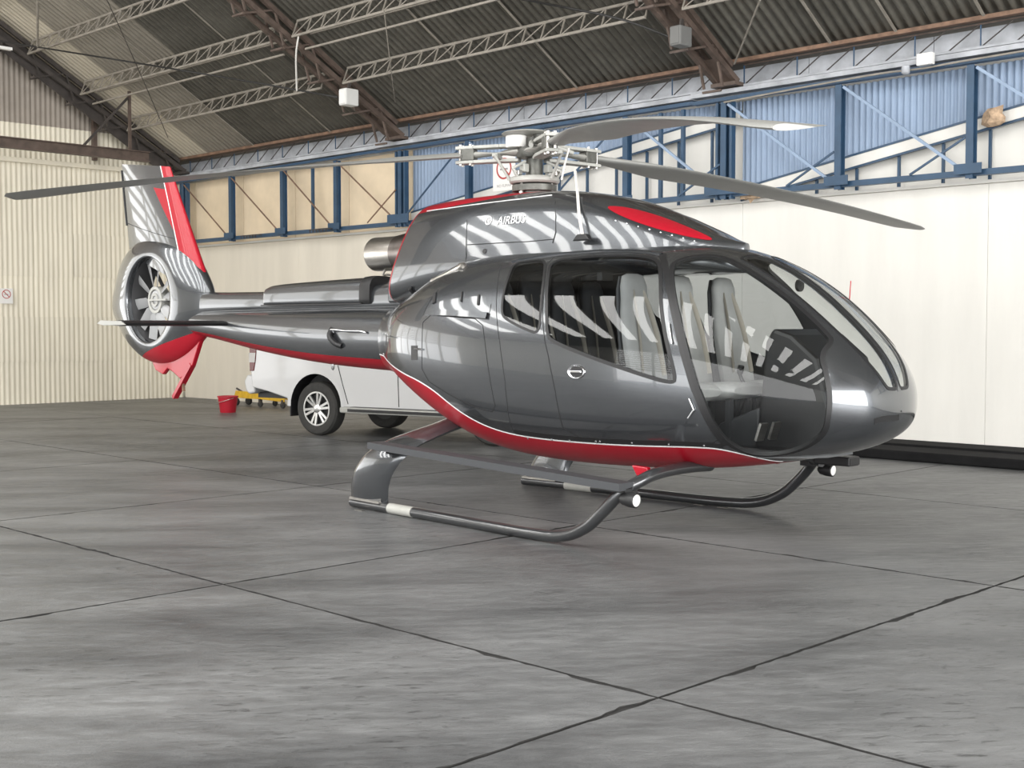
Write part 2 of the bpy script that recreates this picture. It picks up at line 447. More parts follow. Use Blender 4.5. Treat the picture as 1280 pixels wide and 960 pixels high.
# ---- back wall: white lower panels
wall_back = MB().box((LX, WY + 0.06, 0), (EX, WY + 0.25, 5.3)).build('wall_back', 'white_wall')
tag(wall_back, 'white painted hangar side wall under the blue truss', 'wall', kind='structure')
xs = [LX + 0.02, -24.0, -20.6, -17.15, -13.7, -10.2, -6.7, -3.2, 0.3, 3.8, 7.3, EX - 0.02]
for a, b in zip(xs[:-1], xs[1:]):
    MB().box((a + 0.002, WY, 0.0), (b - 0.002, WY + 0.059, 3.26)).build('wall_panel', 'warm_wall' if b < -13 else 'white_wall', wall_back, bevel=0.003)
# ledge cap along the top of the white wall
MB().box((LX + 0.02, WY - 0.07, 3.262), (EX - 0.02, WY + 0.058, 3.30)).build('wall_ledge', 'white_wall', wall_back)
# black step at the wall foot
kerb = MB().box((-10.4, 13.62, 0.002), (EX - 0.1, 14.22, 0.115)).box((-10.4, 14.222, 0.002), (EX - 0.1, WY - 0.005, 0.14)).build('trim_1', 'kerb', bevel=0.02)
tag(kerb, 'black rubber kerb along the foot of the white wall', 'kerb', kind='structure')

BAY = [-24.3, -17.15, -10.2, -3.2, 3.8]
def slant(X):
    if X < -17.15: return 3.30
    if X < -10.2: return 3.56 + 0.14 * (X + 17.15)
    if X < -3.2: return 3.45 + 0.172 * (X + 10.2)
    return 3.45 + 0.172 * (X + 3.2)
# tan panels in the far bay
px = [-24.75, -24.3, -22.47, -20.66, -18.96, -17.15]
for a, b in zip(px[:-1], px[1:]):
    MB().box((a + 0.008, WY - 0.03, 3.305), (b - 0.008, WY + 0.05, 4.66)).build('tan_panel', 'tan_panel', wall_back)
# white infill panels under the slanted band and blue corrugated sheets over it
def blue_sheet(x0, x1):
    seg = 5; n = max(1, round((x1 - x0) / 0.085)) * seg
    v = []; f = []
    for i in range(n + 1):
        x = x0 + (x1 - x0) * i / n; y = WY - 0.02 + 0.022 * math.sin(2 * math.pi * i / seg)
        v += [(x, y, min(slant((x0 + x1) / 2 + (x - (x0 + x1) / 2) * 0.999), 4.6)), (x, y, 4.66)]
    f = [(2 * i, 2 * i + 2, 2 * i + 3, 2 * i + 1) for i in range(n)]
    mesh_obj('blue_sheet', v, f, 'blue_sheet', wall_back, smooth=True)
for b0, b1 in zip(BAY[1:-1], BAY[2:]):
    x = b0 + 0.01
    while x < b1 - 0.05:
        x1 = min(x + 0.87, b1 - 0.01); blue_sheet(x, x1); x = x1
    z0, z1 = slant(b0 + .02), slant(b1 - .02)
    MB().bar((b0 + .03, WY - 0.06, z0 - 0.075), (b1 - .03, WY - 0.06, z1 - 0.075), 0.05, 0.13).build('slanted_band', 'white_wall', wall_back)
    for dz in (0.004, -0.16):
        MB().bar((b0 + .03, WY - 0.075, z0 + dz), (b1 - .03, WY - 0.075, z1 + dz), 0.05, 0.025).build('band_edge', 'blue_steel', wall_back)
    k = b0 + 0.6
    while k < b1 - 0.3:
        if slant(k) - 0.2 > 3.4:
            MB().bar((k, WY - 0.03, 3.30), (k, WY - 0.03, slant(k) - 0.17), 0.03, 0.04, (0, 1, 0)).build('mullion', 'blue_steel', wall_back)
        k += 0.585
# frieze panels under the eave
x = LX + 0.02
while x < EX - 0.1:
    x1 = min(x + 1.748, EX - 0.02)
    MB().box((x + 0.004, WY - 0.04, 4.80), (x1 - 0.004, WY + 0.05, 5.16)).build('frieze_panel', 'frieze', wall_back)
    x = x1

# ---- blue wall truss
truss = empty('wall_truss', (-10.2, 14.5, 3.3))
tag(truss, 'long blue steel lattice truss standing on the white wall ledge', 'truss')
TO = V3((-10.2, 14.5, 3.3))
def tbar(name, p, q, w, h, m='blue_steel', ref=(0, 0, 1)):
    return bar_obj(name, V3(p) - TO, V3(q) - TO, w, h, m, truss, ref)
x = LX + 0.1
while x < 5.4:
    x1 = min(x + 6.99, 5.4)
    tbar('bottom_chord', (x, 14.52, 3.365), (x1, 14.52, 3.365), 0.10, 0.07)
    tbar('top_chord', (x, 14.52, 4.665), (x1, 14.52, 4.675), 0.11, 0.05)
    tbar('top_flange', (x, 14.50, 4.755), (x1, 14.50, 4.745), 0.16, 0.06, 'frieze')
    x = x1
posts = [-24.3, -22.47, -20.66, -18.96, -17.12, -15.4, -13.7, -12.02, -10.28, -8.52, -6.78, -5.0, -3.2, -1.45, 0.3, 2.05, 3.8]
for i, X in enumerate(posts):
    col = i % 4 == 0
    m = MB()
    # H section: web and two flanges
    for yy in (-0.075, 0.065):
        m.box((X - 0.045, 14.44 + yy * .7 + 0.05, 3.3), (X + 0.045, 14.44 + yy * .7 + 0.062, 4.62))
    m.box((X - 0.01, 14.45, 3.3), (X + 0.01, 14.535, 4.62))
    m.v = [tuple(V3(p) - TO) for p in m.v]
    m.build('post', 'blue_steel', truss)
    if col:
        for dx in (-0.12, 0.11):
            tbar('column_strut', (X + dx, 14.50, 3.3), (X + dx, 14.50, 4.62), 0.04, 0.09, ref=(0, 1, 0))
        tbar('gusset', (X - 0.28, 14.40, 3.44), (X + 0.28, 14.40, 3.44), 0.012, 0.16)
    else:
        tbar('gusset', (X - 0.17, 14.405, 3.41), (X + 0.17, 14.405, 3.41), 0.012, 0.12)
for a, b in zip(posts[:-1], posts[1:]):
    if b <= -17 :
        tbar('diagonal', (a + 0.08, 14.43, 4.58), (b - 0.1, 14.43, 3.42), 0.02, 0.022, 'rust')
        tbar('diagonal', (a + 0.95, 14.44, 3.42), (b - 0.1, 14.44, 3.95), 0.016, 0.02, 'rust') if a > -19 else None
    elif a < -10.3 and a > -17.2 and posts.index(a) % 2 == 0:
        tbar('diagonal', (a + 0.1, 14.43, 3.42), (b - 0.08, 14.43, 4.58), 0.02, 0.025)
    else:
        tbar('diagonal', (a + 0.08, 14.43, 4.58), (b - 0.1, 14.43, 3.42), 0.03, 0.035, 'blue_sheet')
        tbar('diagonal', (b - 0.75, 14.44, 3.40), (b - 0.05, 14.44, 3.78), 0.02, 0.025)
for X in (-19.8, -11.45, -11.05): tbar('thin_post', (X, 14.56, 3.4), (X, 14.56, 4.62), 0.05, 0.05, ref=(0, 1, 0))
# wall brackets on the ledge
for X in (-21.9, -19.6, -16.3):
    tbar('bracket', (X, 14.36, 3.37), (X + 0.62, 14.36, 3.37), 0.1, 0.012, 'dark_steel')
    for k in range(6): tbar('bracket_bar', (X + 0.05 + k * 0.1, 14.30, 3.31), (X + 0.05 + k * 0.1, 14.30, 3.37), 0.014, 0.014, 'dark_steel')

# ---- left wall: cream corrugated sheets, brown gable sheets above
wall_left = MB().box((LX - 0.25, 6.0, 0), (LX - 0.06, WY + 0.2, 5.0)).box((LX - 0.25, FY, 0), (LX - 0.06, -6.6, 5.0)).build('wall_left', 'cream_sheet')
tag(wall_left, 'cream corrugated end wall with brown gable above', 'wall', kind='structure')
def wall_sheet(y0, y1, zb, zt, m, dx=0.0, roof=False):
    seg = 4; n = max(1, round((y1 - y0) / 0.105)) * seg
    v = []; f = []
    for i in range(n + 1):
        y = y0 + (y1 - y0) * i / n; x = LX + dx - 0.014 * math.cos(2 * math.pi * i / seg)
        zz = min(zt, EZ + SL * (EY - y) - 0.06) if roof else zt
        v += [(x, y, zb), (x, y, max(zz, zb + 0.01))]
    f = [(2 * i + 2, 2 * i, 2 * i + 1, 2 * i + 3) for i in range(n)]
    mesh_obj('wall_sheet', v, f, m, wall_left, smooth=True)
y = WY - 0.02
col = 0
while y > 6.2:
    y0 = y - 0.84
    zs = [0.0, 0.86, 1.72, 2.56, 3.43, 4.82]
    for k in range(5):
        jit = random.uniform(-0.02, 0.02) if 0 < k < 4 else 0
        tilt = random.uniform(0.0, 0.012)
        wall_sheet(y0, y, zs[k] + (jit if k else 0), zs[k + 1] + 0.03, 'cream_sheet', dx=0.014 * (k % 2) + tilt)
    top = EZ + SL * (EY - y0)
    if top > 4.9:
        wall_sheet(y0, y, 4.83, min(5.62, top), 'cream_sheet', dx=-0.02, roof=True)
    if top > 5.62:
        wall_sheet(y0, y, 5.60, 7.0, 'upper_gable', dx=-0.01, roof=True)
    if top > 7.0:
        wall_sheet(y0, y, 6.97, 12.0, 'upper_gable', dx=-0.015, roof=True)
    y = y0; col += 1
# plain remainder of the end wall and gable (past the picture's edge)
mesh_obj('gable_backing', [(LX - 0.1, WY + .1, 4.9), (LX - 0.1, FY, 4.9), (LX - 0.1, FY, EZ), (LX - 0.1, RIDGE_Y, EZ + SL * (EY - RIDGE_Y)), (LX - 0.1, EY, EZ), (LX - .1, WY + .1, EZ)], [(0, 1, 2, 3, 4, 5)], 'upper_gable', wall_left)
# rails on the gable
for z, m in ((6.98, 'brown_steel'),):
    bar_obj('gable_rail', (LX + 0.05, 6.0, z), (LX + 0.05, 11.3, z), 0.05, 0.05, m, wall_left)
bar_obj('gable_post', (LX + 0.06, 12.72, 5.0), (LX + 0.06, 12.72, 6.1), 0.09, 0.09, 'brown_steel', wall_left, (0, 1, 0))

# ---- roof
ZR = EZ + SL * (EY - RIDGE_Y)
FYE = 2 * RIDGE_Y - EY
def quad(name, pts, m, parent=None):
    return mesh_obj(name, pts, [(0, 1, 2, 3)], m, parent)
up = 0.16
ceiling = mesh_obj('ceiling', [(LX - .3, EY + 0.5, EZ - 0.3 + up), (EX + .3, EY + 0.5, EZ - 0.3 + up), (EX + .3, RIDGE_Y, ZR + up), (LX - .3, RIDGE_Y, ZR + up), (LX - .3, FYE - .5, EZ - 0.3 + up), (EX + .3, FYE - .5, EZ - 0.3 + up)],
                   [(0, 1, 2, 3), (3, 2, 5, 4)], 'roof_plain')
tag(ceiling, 'dark weathered corrugated pitched hangar roof', 'roof', kind='structure')
LEN = [2.62, 2.62, 2.62, 2.62]
SW = 0.84
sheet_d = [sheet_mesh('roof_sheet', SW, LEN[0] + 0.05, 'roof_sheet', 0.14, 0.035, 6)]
sheet_p = [sheet_mesh('roof_sheet', SW, LEN[0] + 0.05, 'lit_tone_roof_sheet', 0.14, 0.03, 6)]
sheet_m = [sheet_mesh('roof_sheet', SW, LEN[0] + 0.05, 'half_lit_roof_sheet', 0.14, 0.03, 6)]
X = LX; c = 0
while X < 4.0:
    for r in range(4):
        me = (sheet_p if c < 2 + (r > 1) else sheet_m if c < 4 + r else sheet_d)[0]  # sheet tones step down as a painted light falloff along the roof
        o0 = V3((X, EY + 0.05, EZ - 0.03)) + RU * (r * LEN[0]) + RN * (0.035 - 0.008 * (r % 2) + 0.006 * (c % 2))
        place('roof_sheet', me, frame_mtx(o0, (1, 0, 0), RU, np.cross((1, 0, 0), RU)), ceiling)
    X += SW; c += 1
# rusty eave strip
X = LX
while X < 6:
    bar_obj('eave_strip', (X, EY + 0.02, EZ - 0.02), (min(X + 7, 6), EY + 0.02, EZ - 0.02), 0.10, 0.05, 'rust', ceiling); X += 7
# bright lap strips running up the slope
for Xs in (-21.5, -19.0, -14.6, -12.9, -8.6, -7.7, -6.6, -5.4):
    a = rp(Xs, EY, 0.0); b = rp(Xs, 9.0, 0.0)
    bar_obj('lap_strip', a - RN * 0.02, b - RN * 0.02, 0.035, 0.012, 'pale_steel', ceiling, RN)

# ---- lattice purlin girders (run along the hangar) and rafters (run up the slope)
bay_name = ['beside the cream end wall', 'between the two box lamps', 'over the helicopter nose', 'past the helicopter nose']
row_name = ['lowest', 'second lowest', 'third lowest', 'fourth lowest']
for bi, (b0, b1) in enumerate(zip(BAY[:-1], BAY[1:])):
    for ri, Yg in enumerate((13.16, 12.16, 11.1, 10.0)):
        a, b = b0 + 0.3, b1 - 0.3
        if bi == 3 and ri > 1: continue
        g = empty('roof_girder', rp(a, Yg, 0.09))
        tag(g, f'{row_name[ri]} beige lattice purlin girder in the roof bay {bay_name[bi]}', 'girder', 'lattice purlin girders under the roof')
        dn = unit(-RN * 0.75 + V3((0, 0, -0.35)))
        dep = 0.28
        L = b - a
        for oy in (0.0,):
            bar_obj('top_chord', (0, 0, 0), (L, 0, 0), 0.035, 0.035, 'pale_steel', g)
            bar_obj('bottom_chord', dn * dep, dn * dep + V3((L, 0, 0)), 0.035, 0.035, 'pale_steel', g)
        if ri == 1:   # this row is doubled
            s = RU * -0.3
            bar_obj('top_chord', s, s + V3((L, 0, 0)), 0.03, 0.03, 'pale_steel', g)
            bar_obj('bottom_chord', s + dn * dep, s + dn * dep + V3((L, 0, 0)), 0.03, 0.03, 'pale_steel', g)
        n = 17; d = L / n
        vert = MB().bar((0, 0, 0), dn * dep, 0.018, 0.018, (0, 1, 0)).build('web_post', 'pale_steel', g)
        diag = MB().bar((0, 0, 0), dn * dep + V3((-d, 0, 0)), 0.012, 0.012, (0, 1, 0)).build('web_diagonal', 'pale_steel', g)
        for k in range(1, n + 1):
            o = bpy.data.objects.new('web_post', vert.data); link(o, g); o.location = (k * d, 0, 0)
            if k > 1:
                o = bpy.data.objects.new('web_diagonal', diag.data); link(o, g); o.location = (k * d, 0, 0)
        diag.location = (d, 0, 0)
raf_lab = {-24.3: 'dark lattice rafter against the brown gable', -17.15: 'brown lattice rafter carrying the small white box lamp', -10.2: 'brown lattice rafter carrying the grey box lamp', -3.2: 'brown lattice rafter beyond the helicopter nose'}
for X0 in BAY[:-1]:
    base = V3((X0, 14.45, 4.85))
    g = empty('roof_rafter', base); tag(g, raf_lab[X0], 'rafter', 'lattice rafters of the hangar roof')
    mm = 'dark_steel' if X0 < -20 else 'brown_steel'
    n = 22; Y0, Y1 = 14.35, 6.5
    d1, d2, hw = 0.14, 0.56, 0.15
    for sx in (-1, 1):
        for dd, nm in ((d1, 'top_chord'), (d2, 'bottom_chord')):
            s = rp(X0 + sx * hw, Y0, dd); e = rp(X0 + sx * hw, Y1, dd)
            if dd == d2: s = V3((X0 + sx * hw, 14.42, 4.86))
            bar_obj(nm, s - base, e - base, 0.075, 0.075, mm, g, RN)
        for k in range(n):
            ya, yb = Y0 + (Y1 - Y0) * k / n, Y0 + (Y1 - Y0) * (k + 1) / n
            bar_obj('web_bar', rp(X0 + sx * hw, ya, d1 if k % 2 else d2 - .06) - base, rp(X0 + sx * hw, yb, d2 if k % 2 else d1) - base, 0.03, 0.03, mm, g, (1, 0, 0))
    for k in range(0, n, 2):
        ya = Y0 + (Y1 - Y0) * k / n
        bar_obj('cross_bar', rp(X0 - hw, ya, d2) - base, rp(X0 + hw, ya, d2) - base, 0.03, 0.03, mm, g)
    if X0 < -20:
        bar_obj('web_plate', rp(X0, Y0, 0.35) - base, rp(X0, Y1, 0.35) - base, 0.02, 0.34, mm, g, RN)
    bar_obj('foot_plate', V3((X0 - 0.2, 14.42, 4.83)) - base, V3((X0 + 0.2, 14.42, 4.83)) - base, 0.22, 0.05, mm, g)
    mesh_obj('foot_gusset', [V3(q) - base for q in ((X0 - .18, 14.38, 4.86), (X0 + .18, 14.38, 4.86), (X0 + .18, 14.02, 5.12), (X0 - .18, 14.02, 5.12))], [(0, 1, 2, 3)], mm, g)
# eave girder in front of the frieze: thin dark lattice
for bi, (b0, b1) in enumerate(zip(BAY[:-1], BAY[1:])):
    g = empty('eave_girder', (b0 + 0.2, 14.52, 4.82))
    tag(g, f'thin dark lattice girder under the eave in the bay {bay_name[bi]}', 'girder', 'thin lattice girders under the eave')
    L = b1 - b0 - 0.4; n = 16; d = L / n
    bar_obj('bottom_chord', (0, 0, 0), (L, 0, 0), 0.03, 0.03, 'frieze', g)
    bar_obj('top_chord', (0, 0, 0.27), (L, 0, 0.27), 0.02, 0.02, 'brown_steel', g)
    vert = MB().bar((0, 0, 0), (0, 0, 0.27), 0.014, 0.014, (0, 1, 0)).build('web_post', 'blue_steel', g)
    diag = MB().bar((0, 0, 0), (d, 0, 0.27), 0.012, 0.012, (0, 1, 0)).build('web_diagonal', 'dark_steel', g)
    for k in range(1, n):
        if k % 2 == 0:
            o = bpy.data.objects.new('web_post', vert.data); link(o, g); o.location = (k * d, 0, 0)
        o = bpy.data.objects.new('web_diagonal', diag.data); link(o, g); o.location = (k * d, 0, 0)

# ---- crane beam along the end wall, its hanger and brace
BX = -22.9
bz = float(on_X(95, 187, BX)[2]); be = float(on_X(186, 200, BX)[1]); hy = float(on_X(162, 150, BX)[1]); by = float(on_X(105, 184, BX)[1])
B0 = V3((BX, 9.0, bz))
g = empty('crane_beam', B0); tag(g, 'brown steel beam hung in front of the cream end wall', 'beam')
bl = lambda y, z: V3((BX, y, z)) - B0
for dz in (0.09, -0.09): bar_obj('flange', bl(5.0, bz + dz), bl(be, bz + dz), 0.14, 0.02, 'brown_steel', g)
bar_obj('web', bl(5.0, bz), bl(be, bz), 0.02, 0.17, 'brown_steel', g)
bar_obj('hanger', bl(hy, bz + 0.1), bl(hy, float(rp(BX, hy, 0.2)[2])), 0.05, 0.05, 'brown_steel', g)
bar_obj('brace', bl(by, bz + 0.1), bl(hy - 0.03, float(rp(BX, hy, 0.35)[2])), 0.04, 0.04, 'dark_steel', g)
bar_obj('wall_rail', (LX + 0.07, 5.8, 4.86), (LX + 0.07, 14.0, 4.86), 0.06, 0.09, 'cream_sheet', wall_left)
# lit skylight strips in the roof slope behind the camera
for k in range(17):
    X = -23.6 + k * 1.9
    a_, b_ = 1.6, -6.2
    zz = lambda Y: ZR + up - SL * (RIDGE_Y - Y) - 0.05
    mesh_obj('skylight_sheet', [(X, a_, zz(a_)), (X + 0.75, a_, zz(a_)), (X + 0.75, b_, zz(b_)), (X, b_, zz(b_))], [(0, 1, 2, 3)], 'skylight', ceiling)

# ---- walls outside the picture that close the hangar
wall_right = mesh_obj('wall_right', [(EX, EY, 6.0), (EX, RIDGE_Y, ZR), (EX, FYE, 6.0)], [(0, 1, 2)], 'upper_gable')
tag(wall_right, 'gable above the open end door', 'wall', kind='structure')
wall_front = MB().box((LX - .2, FY - 0.2, 4.95), (EX + .2, FY, 5.3)).box((LX - .2, FY - .2, 0), (-16.2, FY, 4.95)).box((8.2, FY - .2, 0), (EX + .2, FY, 4.95)).build('wall_front', 'white_wall')
tag(wall_front, 'white side wall around the wide side door', 'wall', kind='structure')
# louvre boards across part of the side door
for k in range(9):
    MB().box((-16.2, FY + 0.25, 1.75 + k * 0.35), (-9.0, FY + 0.30, 1.92 + k * 0.35)).build('louvre_or_added_slat', 'white_wall', wall_front)
for X in (-16.2, -12.6, -9.0): MB().box((X - .12, FY + .20, 0), (X + .12, FY + .40, 4.95)).build('door_or_added_post', 'white_wall', wall_front)
for Y in (-4.5, -2.5, -0.5, 1.5, 3.5): MB().box((LX + 0.2, Y - .1, 0), (LX + 0.4, Y + .1, 4.9)).build('door_or_added_post', 'cream_sheet', wall_left)  # unseen posts added to split the left door's reflection into stripes
for k in range(8): MB().box((LX + 0.2, -6.6, 2.2 + k * .34), (LX + 0.24, 6.0, 2.34 + k * .34)).build('louvre_or_added_slat', 'cream_sheet', wall_left)  # unseen slats added for striped reflections of the left door

# ---- small fittings
def box_lamp(X, u, v, size, m, label):
    c = on_roof(u, v, 0.62)
    g = empty('box_lamp', c); tag(g, label, 'lamp', 'box lamps on the rafters')
    s = size / 2
    MB().box((-s * .7, -s, -s), (s * .7, s, s)).build('housing', m, g, bevel=0.02)
    MB().box((-s * .55, -s - 0.008, -s * .8), (s * .55, -s - 0.001, s * .8)).build('lens_cover', 'paper' if m == 'light_box' else m, g)
    bar_obj('bracket', (0, 0, s), (0, 0.02, s + 0.10), 0.05, 0.03, 'dark_steel', g)
    return c
c1 = box_lamp(-17.42, 436, 122, 0.27, 'light_box', 'small white box lamp on the rafter with a black cable')
c2 = box_lamp(-10.5, 851, 46, 0.25, 'dull_grey', 'grey box lamp on the rafter above the rotor blade')
def cable(name, pts, r, m, label, cat='cable'):
    o = tube_obj(name, smooth_path(pts, 8), r, m, n=6); return tag(o, label, cat)
cable('overhead_cable', [on_roof(-8, 50, 0.75), on_roof(160, 77, 0.75), on_roof(300, 100, 0.72), c1 + V3((-0.1, -.15, 0))], 0.016, 'cable', 'black cable slung from the gable to the white box lamp')
cable('overhead_cable', [on_roof(560, -18, 0.75), on_roof(700, 8, 0.75), on_roof(780, 25, 0.72), c2 + V3((-0.1, -.14, 0))], 0.016, 'cable', 'black cable slung under the roof to the grey box lamp')
cable('white_rope', [on_roof(373, 46, 0.6), on_roof(370, 70, 0.75), on_roof(371, 113, 0.95)], 0.014, 'rope', 'white rope hanging in a loop from the rafter', 'rope')
cable('tie_wire', [on_roof(480, 12, 0.5), on_roof(489, 90, 0.6), on_roof(494, 128, 0.03)], 0.008, 'pale_steel', 'thin vertical tie wire beside the white box lamp', 'wire')
cable('tie_wire', [on_roof(950, 0, 0.5), on_roof(918, 80, 0.3)], 0.012, 'pale_steel', 'thin slanting tie rod beside the grey box lamp', 'wire')
cable('tie_wire', [on_roof(132, -4, 0.7), on_roof(170, 80, 0.7), on_roof(210, 172, 0.4)], 0.008, 'dark_steel', 'thin slanting wire near the dark gable rafter', 'wire')
cable('hanger_rod', [on_roof(47, -4, 0.7), on_roof(47, 58, 0.9)], 0.02, 'pale_steel', 'pale hanger rod in front of the gable rafter', 'rod')
c = on_roof(4, 60, 1.0)
g = MB().bar(c + V3((0, -1.2, 0)), c + V3((0, 0.15, 0)), 0.09, 0.05).build('tube_lamp', 'paper'); tag(g, 'white tube lamp in front of the gable rafter', 'lamp')
# junction box, conduit lamp on the truss flange
c = on_Y(1157, 74, 14.30)
o = MB().box(c - V3((0.10, 0.04, 0.07)), c + V3((0.10, 0.04, 0.07))).build('junction_box', 'paper', bevel=0.01); tag(o, 'cream junction box on the truss flange by the eave', 'box')
o = tube_obj('conduit_pipe', smooth_path([on_Y(905, 128, 14.37), on_Y(1010, 108, 14.37), on_Y(1100, 92, 14.37), on_Y(1150, 86, 14.37), on_Y(1200, 77, 14.37), on_Y(1290, 62, 14.37)], 6), 0.013, 'pale_steel', n=6); tag(o, 'grey conduit pipe clipped along the truss flange', 'pipe')
c = on_Y(1132, 88, 14.28)
o = MB().lathe([(0.03, -0.05), (0.05, -0.03), (0.05, 0.05), (0.02, 0.06)], c, n=14).build('conduit_lamp', 'frieze', smooth=True); tag(o, 'small round blue-grey lamp on the conduit', 'lamp')
# torn openings / debris by the posts
for u, v, lab in ((938, 242, 'brown cloth bundle on the ledge beside the double post'), (1243, 147, 'brown bundle tucked on the slanted band')):
    c = on_Y(u, v, 14.6)
    pts = []; bm = bmesh.new(); bmesh.ops.create_icosphere(bm, subdivisions=2, radius=0.14)
    for vv in bm.verts:
        k = 1 + 0.35 * math.sin(vv.co.x * 37 + u) * math.cos(vv.co.y * 29) + 0.15 * math.sin(vv.co.z * 60)
        vv.co = Vector((vv.co.x * k, vv.co.y * k * 0.6, vv.co.z * k * 0.8))
    me = bpy.data.meshes.new('cloth_bundle'); bm.to_mesh(me); bm.free(); me.materials.append(mat('bundle_cloth', (0.42, 0.30, 0.20), 0.9, var=0.35, scale=14))
    o = link(bpy.data.objects.new('cloth_bundle', me)); o.location = c; tag(o, lab, 'bundle')

# ---- no-smoking signs
def ring(m, c, ex, ey, r0, r1, d, n=28):
    c, ex, ey, d = V3(c), V3(ex), V3(ey), V3(d)
    vs = []
    for rr, dd in ((r0, 0), (r1, 0), (r1, 1), (r0, 1)):
        vs += [c + (ex * math.cos(2 * math.pi * j / n) + ey * math.sin(2 * math.pi * j / n)) * rr + d * dd for j in range(n)]
    m.add(vs, [(k * n + j, k * n + (j + 1) % n, ((k + 1) % 4) * n + (j + 1) % n, ((k + 1) % 4) * n + j) for k in range(4) for j in range(n)])
def text_obj(name, body, size, m, parent, mtx, extrude=0.0008, align='CENTER'):
    cu = bpy.data.curves.new(name, 'FONT'); cu.body = body; cu.size = size; cu.extrude = extrude; cu.align_x = align
    tmp = bpy.data.objects.new(name, cu); COL.objects.link(tmp)
    dg = bpy.context.evaluated_depsgraph_get()
    me = bpy.data.meshes.new_from_object(tmp.evaluated_get(dg))
    bpy.data.objects.remove(tmp); bpy.data.curves.remove(cu)
    me.materials.clear(); me.materials.append(MT[m])
    o = bpy.data.objects.new(name, me); link(o, parent); o.matrix_local = mtx
    return o
def no_smoking(c, ex, nrm, w, h, label, words=None):
    ex, nrm = V3(ex), V3(nrm); ey = V3((0, 0, 1))
    g = empty('no_smoking_sign', c); tag(g, label, 'sign', None)
    m = MB(); m.prism([(-w/2, -h/2), (w/2, -h/2), (w/2, h/2), (-w/2, h/2)], -nrm * 0.006, ex, ey, nrm * 0.006); m.build('board', 'paper', g)
    r = w * 0.34; o = ey * (h * 0.12) + nrm * 0.001
    m = MB(); ring(m, o, ex, ey, r * 0.84, r, nrm * 0.003); m.build('prohibition_ring', 'sign_red', g)
    m = MB(); a = r * 0.64
    m.bar(o + nrm * .0025 + (-ex + ey) * a, o + nrm * .0025 + (ex - ey) * a, 0.003, r * 0.17, np.cross(nrm, unit(ex - ey))); m.build('slash', 'sign_red', g)
    m = MB(); m.bar(o + nrm * .001 - ex * r * .5 - ey * r * .05, o + nrm * .001 + ex * r * .5 - ey * r * .05, 0.002, r * .16, ey); m.build('cigarette', 'sign_grey', g)
    if words:
        text_obj('lettering', words, h * 0.115, 'sign_grey', g, frame_mtx(-ey * h * 0.40 + nrm * 0.0008, ex, ey, nrm))
    return g
c = on_Y(630, 216, 14.30)
no_smoking(c, (1, 0, 0), (0, -1, 0), 0.50, 0.56, 'white no-smoking board hung on the blue truss', 'NO FUMAR')
c = on_X(8, 370, -24.82)
no_smoking(c, (0, 1, 0), (1, 0, 0), 0.26, 0.30, 'small no-smoking sign on the cream corrugated wall')
# ================================================================== helicopter
HUB = V3((-7.53, 7.85, 0.0))
heli = empty('helicopter', HUB)
tag(heli, 'gunmetal grey and red light helicopter with enclosed tail fan parked on skids', 'helicopter')
def H(u, v, y):                       # photo pixel -> helicopter coordinates on the plane y
    return on_Y(u, v, HUB[1] + y) - HUB
XN = 3.40
ST = np.array([
    [3.40, 0.992, 0.992, 0.000, 0.992], [3.30, 1.319, 0.820, 0.417, 1.044], [3.05, 1.595, 0.700, 0.646, 1.072],
    [2.65, 1.906, 0.608, 0.840, 1.122], [2.05, 2.150, 0.517, 0.965, 1.180], [1.30, 2.225, 0.471, 1.000, 1.223],
    [0.50, 2.245, 0.471, 0.990, 1.281], [-0.10, 2.225, 0.550, 0.965, 1.340], [-0.60, 2.120, 0.740, 0.905, 1.400],
    [-1.00, 1.945, 0.935, 0.780, 1.430], [-1.30, 1.835, 1.040, 0.600, 1.450], [-1.55, 1.775, 1.095, 0.420, 1.450], [-1.70, 1.750, 1.115, 0.330, 1.445]])
def nspline(s, Y):
    n = len(s); h = np.diff(s); A = np.zeros((n, n)); B = np.zeros((n, Y.shape[1])); A[0, 0] = A[-1, -1] = 1
    for i in range(1, n - 1):
        A[i, i - 1] = h[i - 1]; A[i, i] = 2 * (h[i - 1] + h[i]); A[i, i + 1] = h[i]
        B[i] = 6 * ((Y[i + 1] - Y[i]) / h[i] - (Y[i] - Y[i - 1]) / h[i - 1])
    return np.linalg.solve(A, B)
SS = np.sqrt(XN - ST[:, 0]); SY = ST[:, 1:]; SM = nspline(SS, SY); SMAX = SS[-1]
def prof(s):
    s = np.asarray(s, float); i = np.clip(np.searchsorted(SS, s) - 1, 0, len(SS) - 2)
    h = SS[i + 1] - SS[i]; a = ((SS[i + 1] - s) / h)[..., None]; b = 1 - a; hh = (h ** 2)[..., None]
    return a * SY[i] + b * SY[i + 1] + ((a ** 3 - a) * SM[i] + (b ** 3 - b) * SM[i + 1]) * hh / 6
def pod(s, ph):                       # ph = 0 on top, +pi/2 on the right (camera) side
    s = np.asarray(s, float); ph = np.asarray(ph, float)
    P = prof(s); zt, zb, hw, zm = P[..., 0], P[..., 1], P[..., 2], P[..., 3]
    c, sn = np.cos(ph), np.sin(ph); n = np.where(c > 0, 2.25, 2.5)
    r = (np.abs(c) ** n + np.abs(sn) ** n) ** (-1 / n)
    return np.stack([XN - s ** 2 + 0 * ph, -hw * r * sn, zm + np.where(c > 0, zt - zm, zm - zb) * r * c], -1)
def pod_n(s, ph):
    e = 2e-4
    s = np.maximum(np.asarray(s, float), 1e-3)
    a = pod(s + e, ph) - pod(s - e, ph); b = pod(s, ph + e) - pod(s, ph - e)
    n = np.cross(b, a); n = n / np.maximum(np.linalg.norm(n, axis=-1, keepdims=True), 1e-12)
    return n
